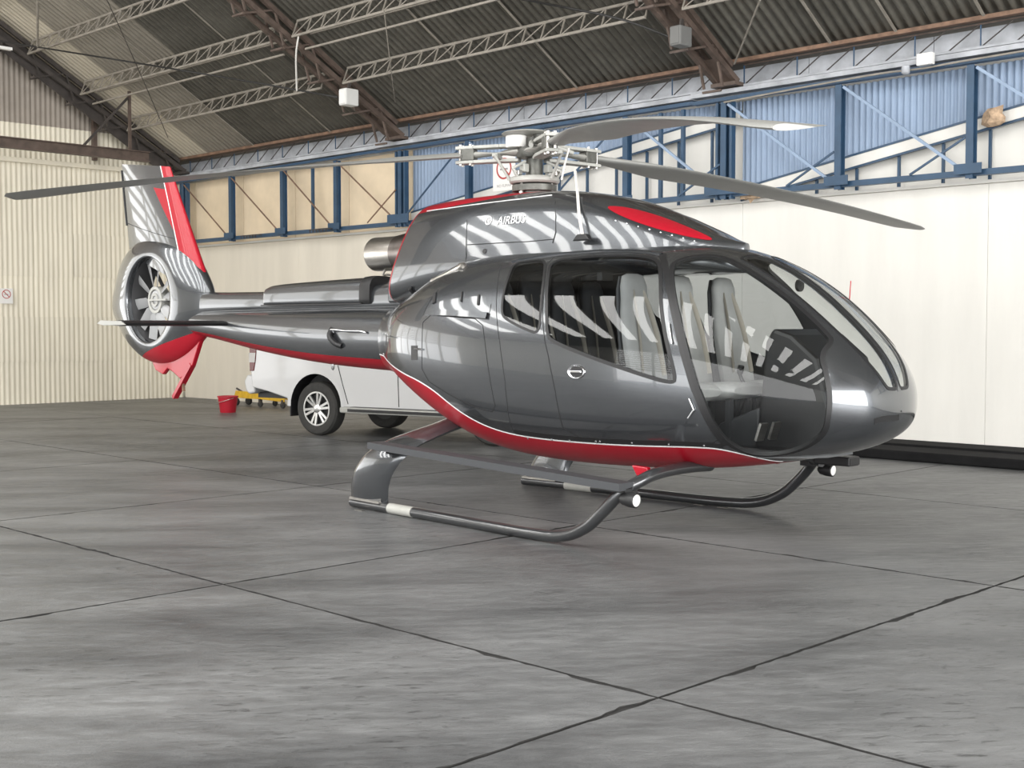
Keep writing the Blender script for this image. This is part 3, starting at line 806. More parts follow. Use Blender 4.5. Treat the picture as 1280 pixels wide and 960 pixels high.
# orient normals outwards
_t = pod_n(np.array([1.5]), np.array([1.2]))[0]
NSIGN = 1.0 if _t[1] < 0 else -1.0
def project(P):
    v = P + HUB - CAM; z = v @ FWD
    return np.stack([CX + F * (v @ RIGHT) / z, CY - F * (v @ UP) / z], -1)
_s = np.linspace(0.03, SMAX, 220); _p = np.linspace(-math.pi, math.pi, 360)
_S, _P = np.meshgrid(_s, _p, indexing='ij')
_G = pod(_S, _P); _N = pod_n(_S, _P) * NSIGN
_vis = ((CAM - (_G + HUB)) * _N).sum(-1) > 0
_px = project(_G)
def px_sp(u, v):
    """photo pixel -> (s, phi) on the camera-facing side of the cabin surface"""
    d = ((_px - np.array([u, v])) ** 2).sum(-1); d[~_vis] = 1e9
    i = np.unravel_index(np.argmin(d), d.shape)
    q = np.array([_S[i], _P[i]])
    for _ in range(12):
        p0 = project(pod(q[0], q[1])); e = 1e-4
        J = np.stack([(project(pod(q[0] + e, q[1])) - p0) / e, (project(pod(q[0], q[1] + e)) - p0) / e], -1)
        st = np.linalg.lstsq(J, np.array([u, v]) - p0, rcond=None)[0]
        q = q + np.clip(st, -0.05, 0.05); q[0] = min(max(q[0], 0.02), SMAX + 0.1)
    if np.linalg.norm(project(pod(q[0], q[1])) - np.array([u, v])) > 4: q = np.array([_S[i], _P[i]])
    return q
def chaikin(P, closed=True, it=2):
    P = [np.asarray(p, float) for p in P]
    for _ in range(it):
        Q = []; n = len(P)
        for i in range(n if closed else n - 1):
            a, b = P[i], P[(i + 1) % n]; Q += [a * .75 + b * .25, a * .25 + b * .75]
        if not closed: Q = [P[0]] + Q + [P[-1]]
        P = Q
    return P
def dens(P, closed=True, step=0.03):
    out = []; n = len(P)
    for i in range(n if closed else n - 1):
        a, b = P[i], P[(i + 1) % n]; k = max(1, int(np.linalg.norm((b - a) * np.array([2.2, 1])) / step))
        out += [a + (b - a) * j / k for j in range(k)]
    if not closed: out.append(P[-1])
    return out
def inside(poly, pts):
    poly = np.asarray(poly); x, y = pts[:, 0], pts[:, 1]; r = np.zeros(len(pts), bool); n = len(poly)
    for i in range(n):
        a, b = poly[i], poly[(i + 1) % n]
        c = ((a[1] > y) != (b[1] > y))
        with np.errstate(divide='ignore', invalid='ignore'):
            r ^= c & (x < (b[0] - a[0]) * (y - a[1]) / (b[1] - a[1]) + a[0])
    return r
mir = lambda P: [np.array([p[0], -p[1]]) for p in P]
def poly_px(pts, it=2): return dens(chaikin([px_sp(*p) for p in pts], True, it))
def line_px(pts, it=2): return dens(chaikin([px_sp(*p) for p in pts], False, it), False)

rear_win = poly_px([(643, 329), (664, 326), (682, 324.5), (681, 345), (677, 380), (675, 418), (655, 411), (632, 399), (627, 391), (630, 365), (636, 346)])
door_win = poly_px([(689, 326), (725, 322), (762, 319.5), (800, 320), (824, 325), (826, 345), (826, 365), (832, 420), (846, 474), (838, 479), (803, 469), (742, 448), (690, 427), (684, 418), (684, 390), (685, 350)])
bubble = poly_px([(839, 333), (848, 325), (876, 319), (905, 321), (932, 335), (966, 358), (1005, 389), (1034, 417), (1041, 427), (1026, 444), (1034, 468), (1039, 498), (1036, 532), (1026, 548), (1001, 563), (968, 570), (941, 569), (913, 557), (893, 534), (874, 488), (853, 414), (841, 364)])
# windscreen half: A post boundary from the photograph, centre post along y = 0
ap = [px_sp(*p) for p in [(922, 322), (940, 331), (975, 354), (1012, 383), (1050, 418), (1078, 446), (1099, 470), (1106, 481), (1111, 487)]]
def cen(s): return 0.016 / max(float(prof(np.array([s]))[0][2]), 0.05)   # 16 mm beside the centreline
cl = [np.array([s, cen(s)]) for s in np.linspace(ap[-1][0] - 0.02, ap[0][0] - 0.02, 12)]
screen = dens(chaikin([ap[0]] + ap[1:] + cl, True, 2))
door = poly_px([(686, 322), (720, 317), (762, 315), (800, 316), (828, 321), (833, 338), (836, 362), (847, 414), (868, 488), (890, 532), (903, 553), (860, 553), (780, 551), (709, 546), (697, 500), (688, 455), (680, 420), (681, 361)], 1)
bag = poly_px([(530, 394), (565, 396), (603, 399), (607, 430), (614, 480), (622, 516), (596, 510), (560, 492), (529, 472), (528, 430)], 1)
stripe = [px_sp(*p) for p in [(978, 577), (945, 571), (905, 561.5), (870, 559), (830, 558), (736, 554), (680, 549), (640, 543), (608, 533), (580, 518), (560, 503), (541, 487), (520, 474), (503, 466)]]
stripe.append(np.array([SMAX, stripe[-1][1] + 0.02]))
stripe = dens(chaikin(stripe, False, 2), False)
belly = stripe + [np.array([SMAX + .2, math.pi + .2]), np.array([stripe[0][0] - 0.02, math.pi + .2])]
nose_cut = None

polys = {'rear_window': rear_win, 'door_window': door_win, 'bubble_window': bubble, 'windscreen': screen, 'door': door, 'baggage_door': bag}
# constrained triangulation of the (s, phi) chart
KS = 2.2
edges_poly = []
for P in list(polys.values()):
    edges_poly.append((P, True)); edges_poly.append((mir(P), True))
edges_poly.append((stripe, False)); edges_poly.append((mir(stripe), False))
cand = np.array([p for P, _ in edges_poly for p in P])
sg = np.concatenate([[0.006, 0.02], np.linspace(0.045, SMAX, 88)]); pg = np.linspace(-math.pi, math.pi, 181)
GS, GP = np.meshgrid(sg, pg, indexing='ij'); grid = np.stack([GS.ravel(), GP.ravel()], -1)
# drop grid points that crowd the outlines
keep = np.ones(len(grid), bool)
sc = np.array([KS, 1.0])
for i0 in range(0, len(grid), 2000):
    g_ = grid[i0:i0 + 2000] * sc
    d = np.min(((g_[:, None, :] - (cand * sc)[None]) ** 2).sum(-1), axis=1)
    keep[i0:i0 + 2000] = d > 0.011 ** 2
bd = (np.abs(grid[:, 1]) > math.pi - 1e-6) | (grid[:, 0] > SMAX - 1e-6) | (grid[:, 0] < 0.0061)
grid = grid[keep | bd]
pts = [Vector((p[0] * KS, p[1])) for p in grid]
edges = []
for P, cl_ in edges_poly:
    o = len(pts); pts += [Vector((min(p[0], SMAX) * KS, p[1])) for p in P]; n = len(P)
    edges += [(o + i, o + (i + 1) % n) for i in range(n if cl_ else n - 1)]
cv, ce, cf, *_ = delaunay_2d_cdt(pts, edges, [], 0, 1e-6)
cv = np.array([(v.x / KS, v.y) for v in cv]); cf = np.array([tuple(f) for f in cf if len(f) == 3])
cen_ = cv[cf].mean(1)
ok = (np.abs(cen_[:, 1]) <= math.pi) & (cen_[:, 0] <= SMAX) & (cen_[:, 0] >= 0.004)
cf, cen_ = cf[ok], cen_[ok]
PV = pod(cv[:, 0], cv[:, 1]); PN = pod_n(cv[:, 0], cv[:, 1]) * NSIGN
reg = np.full(len(cf), 'shell', dtype=object)
near = cen_[:, 1] > 0
absc = np.stack([cen_[:, 0], np.abs(cen_[:, 1])], -1)
reg[inside(belly, absc)] = 'belly'
for nm in ('door', 'baggage_door', 'rear_window', 'door_window', 'bubble_window', 'windscreen'):
    reg[inside(polys[nm], absc)] = nm
def region_obj(name, sel, m, parent, off=0.0, flip=False):
    f = cf[sel]; u, inv = np.unique(f.ravel(), return_inverse=True)
    v = PV[u] + PN[u] * off; n = PN[u] * (-1 if flip else 1); fi = inv.reshape(-1, 3)
    # make winding agree with the outward normal
    fn = np.cross(v[fi[:, 1]] - v[fi[:, 0]], v[fi[:, 2]] - v[fi[:, 0]])
    bad = (fn * n[fi].mean(1)).sum(-1) < 0
    fi[bad] = fi[bad][:, ::-1]
    return mesh_obj(name, v, fi, m, parent, smooth=True, normals=n)
def ribbon(name, P, m, parent, w=0.022, lo=-0.022, hi=0.004, closed=True, side=1):
    """rectangular strip that follows a curve on the cabin surface"""
    A = np.array(P); A = A if side > 0 else A * np.array([1, -1])
    X = pod(A[:, 0], A[:, 1]); Nn = pod_n(A[:, 0], A[:, 1]) * NSIGN; n = len(X)
    vs = []
    for i in range(n):
        a = X[(i - 1) % n] if closed or i else X[0]; b = X[(i + 1) % n] if closed or i < n - 1 else X[n - 1]
        t = unit(b - a); bn = unit(np.cross(t, Nn[i]))
        for sx, hz in ((-1, lo), (1, lo), (1, hi), (-1, hi)): vs.append(X[i] + bn * sx * w / 2 + Nn[i] * hz)
    fs = [(i * 4 + k, i * 4 + (k + 1) % 4, ((i + 1) % n) * 4 + (k + 1) % 4, ((i + 1) % n) * 4 + k) for i in range(n if closed else n - 1) for k in range(4)]
    m_ = MB().add(vs, fs)
    return m_.build(name, m, parent, smooth=True, sharp=40)
shell = region_obj('cabin_shell', reg == 'shell', 'paint', heli)
shell['label'] = 'gunmetal grey cabin shell'
bell = region_obj('belly_panel', reg == 'belly', 'red', heli); bell['label'] = 'gloss red belly panel'
solid = np.isin(reg, ['shell', 'belly', 'door', 'baggage_door'])
region_obj('cabin_lining', solid, 'lining', heli, off=-0.022, flip=True)
for sd in (1, -1):
    side = near if sd > 0 else ~near
    dr = region_obj('cabin_door', (reg == 'door') & side, 'paint', heli)
    g_ = region_obj('door_window', (reg == 'door_window') & side, 'dimmed_glass', dr)
    ribbon('window_seal', door_win, 'black_rubber', dr, 0.026, side=sd)
    ribbon('door_gap', door, 'seam', dr, 0.008, -0.02, 0.0012, side=sd)
    bg_ = region_obj('baggage_door', (reg == 'baggage_door') & side, 'paint', heli)
    ribbon('door_gap', bag, 'seam', bg_, 0.007, -0.02, 0.0012, side=sd)
    w_ = region_obj('rear_window', (reg == 'rear_window') & side, 'dimmed_glass', heli)
    ribbon('window_seal', rear_win, 'black_rubber', w_, 0.02, side=sd)
    w_ = region_obj('bubble_window', (reg == 'bubble_window') & side, 'glass', heli)
    ribbon('window_seal', bubble, 'black_rubber', w_, 0.034, side=sd)
    w_ = region_obj('windscreen_pane', (reg == 'windscreen') & side, 'glass', heli)
    ribbon('window_seal', screen, 'black_rubber', w_, 0.022, side=sd)
    ribbon('pinstripe', stripe, 'white_line', heli, 0.012, -0.006, 0.0015, closed=False, side=sd)
    # sill strip with studs under the doors
    sill = [q - np.array([0, 0.026]) for q in line_px([(905, 559.5), (870, 557), (830, 556), (736, 552), (680, 547), (645, 542)])]
    so = ribbon('sill_strip', sill, 'black', heli, 0.05, -0.006, 0.0012, closed=False, side=sd)
    # inner edge frame of the cabin side (B post)
    ribbon('door_or_added_post', line_px([(828, 318), (833, 340), (838, 362), (849, 414), (870, 488), (891, 534), (908, 557)]), 'black', heli, 0.05, -0.015, 0.0022, closed=False, side=sd)
    gut = line_px([(640, 327), (664, 322), (700, 317.5), (762, 313), (800, 314), (828, 318)])
    ribbon('roof_gutter', gut, 'paint', heli, 0.014, -0.004, 0.012, closed=False, side=sd)
    # door handle recess
    q = px_sp(720.5, 464.5); q = q if sd > 0 else q * np.array([1, -1])
    P0 = pod(q[0], q[1]); N0 = pod_n(q[0], q[1]) * NSIGN
    ex = unit(np.array([1, 0, 0]) - N0 * N0[0]); ey = np.cross(N0, ex); ey = ey if ey[2] > 0 else -ey
    hm = MB(); n = 24
    hm.add([P0 + N0 * hgt + (ex * 0.085 * k * math.cos(2*math.pi*j/n) + ey * 0.052 * k * math.sin(2*math.pi*j/n)) for k, hgt in ((1.0, -0.01), (1.0, 0.004), (0.92, 0.010), (0.78, 0.006), (0.72, 0.001)) for j in range(n)],
           [(i*n+j, i*n+(j+1) % n, (i+1)*n+(j+1) % n, (i+1)*n+j) for i in range(4) for j in range(n)])
    hh = hm.build('door_handle', 'chrome', dr, smooth=True, sharp=60)
    MB().add([P0 + N0 * 0.003 + ex * 0.064 * math.cos(2*math.pi*j/n) + ey * 0.038 * math.sin(2*math.pi*j/n) for j in range(n)], [tuple(range(n))]).build('handle_recess', 'black', dr)
    MB().bar(P0 + N0 * .010 - ex * .055, P0 + N0 * .010 + ex * .055, 0.010, 0.016, ey).build('handle_bar', 'chrome', dr, bevel=0.003)
    # hinge straps on the door post
    a_, b_ = [px_sp(*k) for k in ((846, 425), (866, 502))]
    for k0, k1 in (((837, 405), (841, 430)), ((862, 498), (868, 512)), ((868, 512), (861, 522))):
        q0, q1 = px_sp(*k0), px_sp(*k1)
        if sd < 0: q0, q1 = q0 * np.array([1, -1]), q1 * np.array([1, -1])
        MB().tube([pod(*q0) + pod_n(*q0) * NSIGN * .012, pod(*q1) + pod_n(*q1) * NSIGN * .012], 0.007, 8).build('hinge_arm', 'chrome', dr, smooth=True, sharp=60)
# studs on the sill
for u in (660, 690, 712, 745, 750, 790, 836, 880):
    v = 546 + (u - 640) * 0.085 if u < 690 else 549.5 + (u - 690) * 0.04
    q = px_sp(u, v); P0 = pod(*q); N0 = pod_n(*q) * NSIGN
    MB().lathe([(0.009, 0), (0.008, 0.005), (0.003, 0.008)], P0, N0, 10).build('stud', 'chrome', heli, smooth=True)
# centre post between the panes and top frame
cp = [np.array([s, 0.0]) for s in np.linspace(ap[-1][0] - 0.03, ap[0][0] + 0.02, 50)]
ribbon('centre_post', cp, 'paint', heli, 0.04, -0.03, 0.003, closed=False)
# air slot under the nose
ns = line_px([(1093, 527), (1103, 523.5), (1114, 522), (1124, 521)])
ribbon('air_slot', ns, 'black', heli, 0.042, -0.01, 0.0015, closed=False)
# panel lines on the rear body
def seam(pts, w=0.006):
    P = line_px(pts, 1)
    for sd in (1, -1): ribbon('panel_seam', P, 'seam', heli, w, -0.004, 0.001, closed=False, side=sd)
seam([(627, 330), (622, 360), (621, 395), (627, 440), (634, 490), (642, 540)])
seam([(529, 394), (540, 372), (548, 362)])
seam([(605, 398), (612, 392), (614, 380)])
# small latch on the rear body
for (u, v, du, dv) in ((518, 441, 8, 18),):
    P = [px_sp(u - du / 2, v - dv / 2), px_sp(u + du / 2, v - dv / 2), px_sp(u + du / 2, v + dv / 2), px_sp(u - du / 2, v + dv / 2)]
    MB().add([pod(*q) + pod_n(*q) * NSIGN * .002 for q in P], [(0, 1, 2, 3)]).build('latch_recess', 'black', heli)
    q0, q1 = px_sp(519, 436), px_sp(529, 437)
    MB().tube([pod(*q) + pod_n(*q) * NSIGN * .008 for q in (q0, q1)], 0.008, 8).build('latch', 'chrome', heli, smooth=True)
# step rail and bracket on the rear shoulder
q0, q1 = px_sp(532, 390), px_sp(610, 395)
rail = dens(chaikin([px_sp(534, 391), px_sp(570, 392), px_sp(610, 395)], False, 1), False)
ribbon('shoulder_rail', rail, 'paint', heli, 0.05, -0.003, 0.02, closed=False)
ribbon('shoulder_rail', rail, 'paint', heli, 0.05, -0.003, 0.02, closed=False, side=-1)
for u, v, w in ((543, 379, 0.035), (598, 381, 0.02), (577, 377, 0.012)):
    for sd in (1, -1):
        q = px_sp(u, v); q2 = px_sp(u + 1, v - 12)
        if sd < 0: q, q2 = q * np.array([1, -1]), q2 * np.array([1, -1])
        MB().bar(pod(*q) + pod_n(*q) * NSIGN * .004, pod(*q2) + pod_n(*q2) * NSIGN * .004, 0.012, w, np.cross(pod(*q2) - pod(*q), pod_n(*q))).build('vent_slot', 'black', heli)

# ---------------------------------------------------------------- generic lofts
def loft(stations, n=40, expo=2.0, ph0=0.0, ph1=2 * math.pi, sub=6):
    """stations rows: x, ztop, zbot, hw, zmid; returns verts, faces of the phi range, smooth in x"""
    A = np.array(stations, float); t = np.arange(len(A)); tt = np.linspace(0, len(A) - 1, (len(A) - 1) * sub + 1)
    M = nspline(t.astype(float), A)
    rows = []
    for q in tt:
        i = min(int(q), len(A) - 2); b = q - i; a = 1 - b
        rows.append(a * A[i] + b * A[i + 1] + ((a ** 3 - a) * M[i] + (b ** 3 - b) * M[i + 1]) / 6)
    vs = []; closed = abs(ph1 - ph0 - 2 * math.pi) < 1e-6
    m = n if closed else n + 1
    for r in rows:
        x, zt, zb, hw, zm = r
        for j in range(m):
            ph = ph0 + (ph1 - ph0) * j / n; c, s = math.cos(ph), math.sin(ph)
            e = expo; rad = (abs(c) ** e + abs(s) ** e) ** (-1 / e)
            vs.append((x, -hw * rad * s, zm + ((zt - zm) if c > 0 else (zm - zb)) * rad * c))
    fs = [(i * m + j, i * m + (j + 1) % m, (i + 1) * m + (j + 1) % m, (i + 1) * m + j) for i in range(len(rows) - 1) for j in range(n)]
    return vs, fs, m, len(rows)
def loft_obj(name, st, m, parent, n=40, expo=2.0, ph0=0.0, ph1=2 * math.pi, caps=(True, True), sharp=40, sub=6):
    vs, fs, k, nr = loft(st, n, expo, ph0, ph1, sub)
    if abs(ph1 - ph0 - 2 * math.pi) < 1e-6:
        if caps[0]: fs.append(tuple(range(k)))
        if caps[1]: fs.append(tuple((nr - 1) * k + j for j in range(k)))
    return MB().add(vs, fs).build(name, m, parent, smooth=True, sharp=sharp)

# ---------------------------------------------------------------- tail boom
BST = [(-1.10, 1.760, 1.10, 0.335, 1.45), (-1.60, 1.760, 1.125, 0.318, 1.45), (-2.40, 1.757, 1.155, 0.292, 1.46), (-3.20, 1.752, 1.205, 0.262, 1.485), (-4.10, 1.748, 1.300, 0.215, 1.53), (-4.90, 1.742, 1.410, 0.168, 1.58), (-5.45, 1.738, 1.47, 0.14, 1.605)]
rs = R(128)
boom = loft_obj('tail_boom', BST, 'paint', heli, 36, 2.15, -rs, rs)
boom['label'] = 'gunmetal grey tapering tail boom'
loft_obj('red_underside', BST, 'red', boom, 14, 2.15, rs, 2 * math.pi - rs)
# drive shaft cover on top of the boom
CST = [(-1.45, 2.00, 1.70, 0.165, 1.80), (-1.75, 1.99, 1.70, 0.155, 1.80), (-2.6, 1.935, 1.70, 0.135, 1.80), (-3.8, 1.93, 1.70, 0.125, 1.80), (-4.7, 1.94, 1.70, 0.115, 1.80), (-5.35, 1.96, 1.68, 0.10, 1.80)]
cov = loft_obj('drive_shaft_cover', CST, 'paint', boom, 24, 3.2)
loft_obj('raised_cover', [(-2.06, 2.02, 1.75, 0.16, 1.84), (-2.2, 2.035, 1.75, 0.165, 1.84), (-3.0, 2.02, 1.75, 0.155, 1.84), (-3.72, 1.995, 1.75, 0.145, 1.84), (-3.86, 1.95, 1.75, 0.13, 1.84)], 'paint', boom, 24, 3.6)
loft_obj('rubber_band', [(-2.02, 2.045, 1.76, 0.175, 1.84), (-2.10, 2.05, 1.76, 0.18, 1.84), (-2.18, 2.045, 1.76, 0.175, 1.84)], 'black_rubber', boom, 24, 3.6)
MB().box((-3.85, -0.172, 1.775), (-2.15, -0.150, 1.787)).build('cover_edge', 'black_rubber', boom)
# bracket plate between cover and cowling
MB().prism([(-1.72, 1.78), (-1.30, 1.78), (-1.22, 1.92), (-1.45, 2.12), (-1.60, 2.10), (-1.72, 1.98)], (0, -0.20, 0), (1, 0, 0), (0, 0, 1), (0, 0.4, 0)).build('bracket_plate', 'paint', boom, bevel=0.02)
MB().lathe([(0.035, 0), (0.035, 0.006)], (-1.47, -0.201, 1.95), (0, -1, 0), 16).build('plate_hole', 'black', boom)
# tail boom handle and lamp
hp = [(-2.42, -0.30, 1.50), (-2.40, -0.34, 1.53), (-2.2, -0.345, 1.52), (-1.95, -0.345, 1.515), (-1.90, -0.32, 1.50)]
tube_obj('ground_handle', smooth_path(hp, 5), 0.012, 'chrome', boom, 8)
tube_obj('handle_socket', smooth_path([(-2.46, -0.28, 1.54), (-2.45, -0.325, 1.47), (-2.38, -0.32, 1.40), (-2.30, -0.29, 1.37)], 5), 0.028, 'black', boom, 10)
MB().lathe([(0.02, 0.0), (0.018, -0.04), (0.008, -0.06)], (-2.75, -0.06, 1.18), (0, 0, 1), 10).build('tie_down_pin', 'chrome', boom, smooth=True)

# ---------------------------------------------------------------- tail fan shroud
FC = V3((-6.20, 0.0, 1.875))
out_pts = [(-5.05, 1.72), (-5.06, 1.97), (-5.26, 2.24), (-5.48, 2.44), (-5.80, 2.58), (-6.22, 2.63), (-6.62, 2.60), (-6.92, 2.48), (-7.12, 2.31), (-7.29, 2.00), (-7.33, 1.77), (-7.18, 1.57), (-6.97, 1.37), (-6.64, 1.20), (-6.29, 1.12), (-5.90, 1.14), (-5.51, 1.27), (-5.18, 1.48)]
oc = smooth_path([(p[0], 0, p[1]) for p in out_pts], 6, closed=True)
oc = np.array(oc) - FC
ang = np.arctan2(oc[:, 2], oc[:, 0]); rad = np.hypot(oc[:, 0], oc[:, 2]); o_ = np.argsort(ang); ang, rad = ang[o_], rad[o_]
def Rout(t): return np.interp(t, np.concatenate([ang - 2 * math.pi, ang, ang + 2 * math.pi]), np.concatenate([rad] * 3))
nth = 120
# section: fractions from duct to outer edge -> half thickness
sec = [(0.50, 0.10, 0), (0.5015, 0.15, 0), (0.507, 0.172, 0), (0.518, 0.181, 0), (0.535, 0.183, 0), (0.12, 0.18, 1), (0.3, 0.165, 1), (0.55, 0.135, 1), (0.8, 0.09, 1), (0.93, 0.055, 1), (0.985, 0.028, 1), (1.0, 0.0, 1)]
vs = []
half = len(sec)
for k in range(nth):
    t = -math.pi + 2 * math.pi * k / nth; ro = Rout(t); d = V3((math.cos(t), 0, math.sin(t)))
    thick = 1.0 + 0.15 * max(0, math.cos(t))
    row = []
    for a, hth, fl in sec:
        r = a if not fl else 0.535 + (ro - 0.535) * a
        row.append((r, hth * (thick if fl else 1)))
    loop = [(r, -h_) for r, h_ in row] + [(r, h_) for r, h_ in row[::-1][1:]]
    for r, y in loop: vs.append(FC + d * r + V3((0, y, 0)))
m_ = 2 * half - 1
fs = [(k * m_ + i, k * m_ + (i + 1) % m_, ((k + 1) % nth) * m_ + (i + 1) % m_, ((k + 1) % nth) * m_ + i) for k in range(nth) for i in range(m_)]
def split_build(vs, fs, co, no, mats, names, parent):
    """cut a closed mesh with a plane and make two parts, one on each side"""
    res = []
    for sgn, mm, nm in ((1, mats[0], names[0]), (-1, mats[1], names[1])):
        bm = bmesh.new(); bv = [bm.verts.new(tuple(v)) for v in vs]
        for f in fs: bm.faces.new([bv[i] for i in f])
        bmesh.ops.recalc_face_normals(bm, faces=bm.faces)
        g = bm.verts[:] + bm.edges[:] + bm.faces[:]
        bmesh.ops.bisect_plane(bm, geom=g, plane_co=Vector(co), plane_no=Vector(no) * sgn, clear_inner=True)
        me = bpy.data.meshes.new(nm); bm.to_mesh(me); bm.free(); me.materials.append(MT[mm])
        me.polygons.foreach_set('use_smooth', [True] * len(me.polygons)); me.set_sharp_from_angle(angle=R(50)); me.update()
        res.append(link(bpy.data.objects.new(nm, me), parent))
    return res
shroud, sh_red = split_build(vs, fs, (-6.5, 0, 1.20), unit((-0.24, 0, 1.0)), ('paint', 'red'), ('tail_fan_shroud', 'red_shroud_base'), heli)
shroud['label'] = 'grey rounded shroud around the tail fan'
# duct lining, fan and stator
MB().lathe([(0.499, -0.12), (0.492, -0.06), (0.49, 0.06), (0.499, 0.12)], FC, (0, 1, 0), 64).v
dm = MB(); nn_ = 64
dm.add([FC + V3((math.cos(2*math.pi*j/nn_) * r, y, math.sin(2*math.pi*j/nn_) * r)) for r, y in ((0.4985, -0.11), (0.488, -0.05), (0.488, 0.09), (0.4985, 0.13)) for j in range(nn_)],
       [(i*nn_+j, i*nn_+(j+1) % nn_, (i+1)*nn_+(j+1) % nn_, (i+1)*nn_+j) for i in range(3) for j in range(nn_)])
dm.build('duct_lining', 'duct', shroud, smooth=True)
fan = MB().lathe([(0.0, -0.075), (0.11, -0.07), (0.135, -0.05), (0.135, 0.06), (0.10, 0.07), (0.0, 0.075)], FC, (0, 1, 0), 32).build('fan_hub', 'fan', heli, smooth=True)
rm = MB(); ring(rm, FC + V3((0, -0.08, 0)), (1, 0, 0), (0, 0, 1), 0.125, 0.16, (0, 0.12, 0), 40); rm.build('hub_ring', 'rotor_grey', heli, smooth=True, sharp=40)
rm = MB(); ring(rm, FC + V3((0, -0.085, 0)), (1, 0, 0), (0, 0, 1), 0.05, 0.08, (0, 0.02, 0), 24); rm.build('hub_boss', 'rotor_grey', heli)
angs = [8, 38, 82, 112, 148, 186, 222, 258, 292, 330]
for a in angs:
    t = R(a); d = V3((math.cos(t), 0, math.sin(t))); q = V3((-math.sin(t), 0, math.cos(t)))
    m = MB(); vs2 = []
    for r, ch, tw in ((0.15, 0.06, 0.6), (0.20, 0.115, 0.5), (0.33, 0.125, 0.38), (0.478, 0.13, 0.28)):
        cdir = q * math.cos(tw) + V3((0, 1, 0)) * math.sin(tw); nd = np.cross(d, cdir)
        for sx, sy in ((-1, 0), (0, 0.06), (1, 0), (0, -0.06)):
            vs2.append(FC + V3((0, -0.055, 0)) + d * r + cdir * sx * ch / 2 + nd * sy * ch)
    fs2 = [(i*4+k, i*4+(k+1) % 4, (i+1)*4+(k+1) % 4, (i+1)*4+k) for i in range(3) for k in range(4)] + [(3, 2, 1, 0), (12, 13, 14, 15)]
    m.add(vs2, fs2).build('fan_blade', 'fan', heli, smooth=True, sharp=50)
MB().bar(FC + V3((-0.49, 0.11, 0.02)), FC + V3((0.49, 0.11, 0.02)), 0.09, 0.06).build('stator_strut', 'duct', heli)
MB().bar(FC + V3((-0.08, -0.1, 0)), FC + V3((0.3, -0.1, 0)), 0.02, 0.02).build('gearbox_shaft', 'rotor_grey', heli)
for t in (0.9, 2.3, 3.9, 5.4):
    d = V3((math.cos(t), 0, math.sin(t))); bar_obj('stator_vane', FC + d * 0.12 + V3((0, .12, 0)), FC + d * 0.488 + V3((0, .12, 0)), 0.05, 0.015, 'duct', heli, (0, 1, 0))
# fin
def fin_pts(c, h):
    LEb, TEb = V3((-5.06, 0, 1.93)), V3((-6.93, 0, 2.48)); LEt, TEt = V3((-5.945, 0, 3.44)), V3((-7.10, 0, 3.57))
    a = LEb * (1 - h) + LEt * h; b = TEb * (1 - h) + TEt * h
    return a + (b - a) * c
def fin_thick(c, h):
    th = 0.16 * (1 - h) + 0.055 * h
    return th * (1.45 * math.sqrt(max(c, 0)) * (1 - c) ** 0.9 * 1.4 if c > 0 else 0) + 0.006 * (1 - abs(2 * c - 1))
def fin_part(name, mtl, c0f, c1f, parent):
    nh, nc = 20, 14; vs = []
    for i in range(nh + 1):
        h = i / nh; c0, c1 = c0f(h), c1f(h)
        cs = [c0 + (c1 - c0) * (j / nc) ** 1.5 for j in range(nc + 1)]
        for c in cs: vs.append(fin_pts(c, h) - V3((0, fin_thick(c, h), 0)))
        for c in cs[::-1]: vs.append(fin_pts(c, h) + V3((0, fin_thick(c, h), 0)))
    m = 2 * (nc + 1)
    fs = [(i*m+j, i*m+(j+1) % m, (i+1)*m+(j+1) % m, (i+1)*m+j) for i in range(nh) for j in range(m)]
    fs += [tuple(range(m)), tuple(nh*m+j for j in range(m))]
    return MB().add(vs, fs).build(name, mtl, parent, smooth=True, sharp=40)
redc = lambda h: 0.20 - 0.07 * h
fin = fin_part('tail_fin', 'paint', redc, lambda h: 1.0, heli)
fin['label'] = 'gunmetal grey upright tail fin'
fr_ = fin_part('red_leading_edge', 'red', lambda h: 0.0, redc, fin)
def on_fin(c, h, side=-1): return fin_pts(c, h) + V3((0, side * (fin_thick(c, h) + 0.002), 0))
for sd in (-1, 1):
    tube_obj('pinstripe', [on_fin(redc(h) + 0.004, h, sd) for h in np.linspace(0.02, 1, 20)], 0.006, 'white_line', fin, 6)
    # second red flash tapering down the fin
    P = []
    for h in np.linspace(0.45, 0.80, 10):
        for k in range(5):
            P.append(on_fin(redc(h) + 0.012 + 0.19 * (h - 0.45) / 0.35 * k / 4, h, sd))
    MB().add(P, [(i * 5 + k, i * 5 + k + 1, i * 5 + k + 6, i * 5 + k + 5) for i in range(9) for k in range(4)]).build('red_flash', 'red', fin, smooth=True)
    tube_obj('rudder_seam', [on_fin(c, 0.33 + 0.06 * (1 - c), sd) for c in np.linspace(0.2, 0.98, 12)], 0.003, 'seam', fin, 5)
bar_obj('rudder_edge', fin_pts(1.0, 0.30) + V3((-.01, 0, 0)), fin_pts(1.0, 0.93) + V3((-.01, 0, 0)), 0.02, 0.02, 'black', fin, (0, 1, 0))
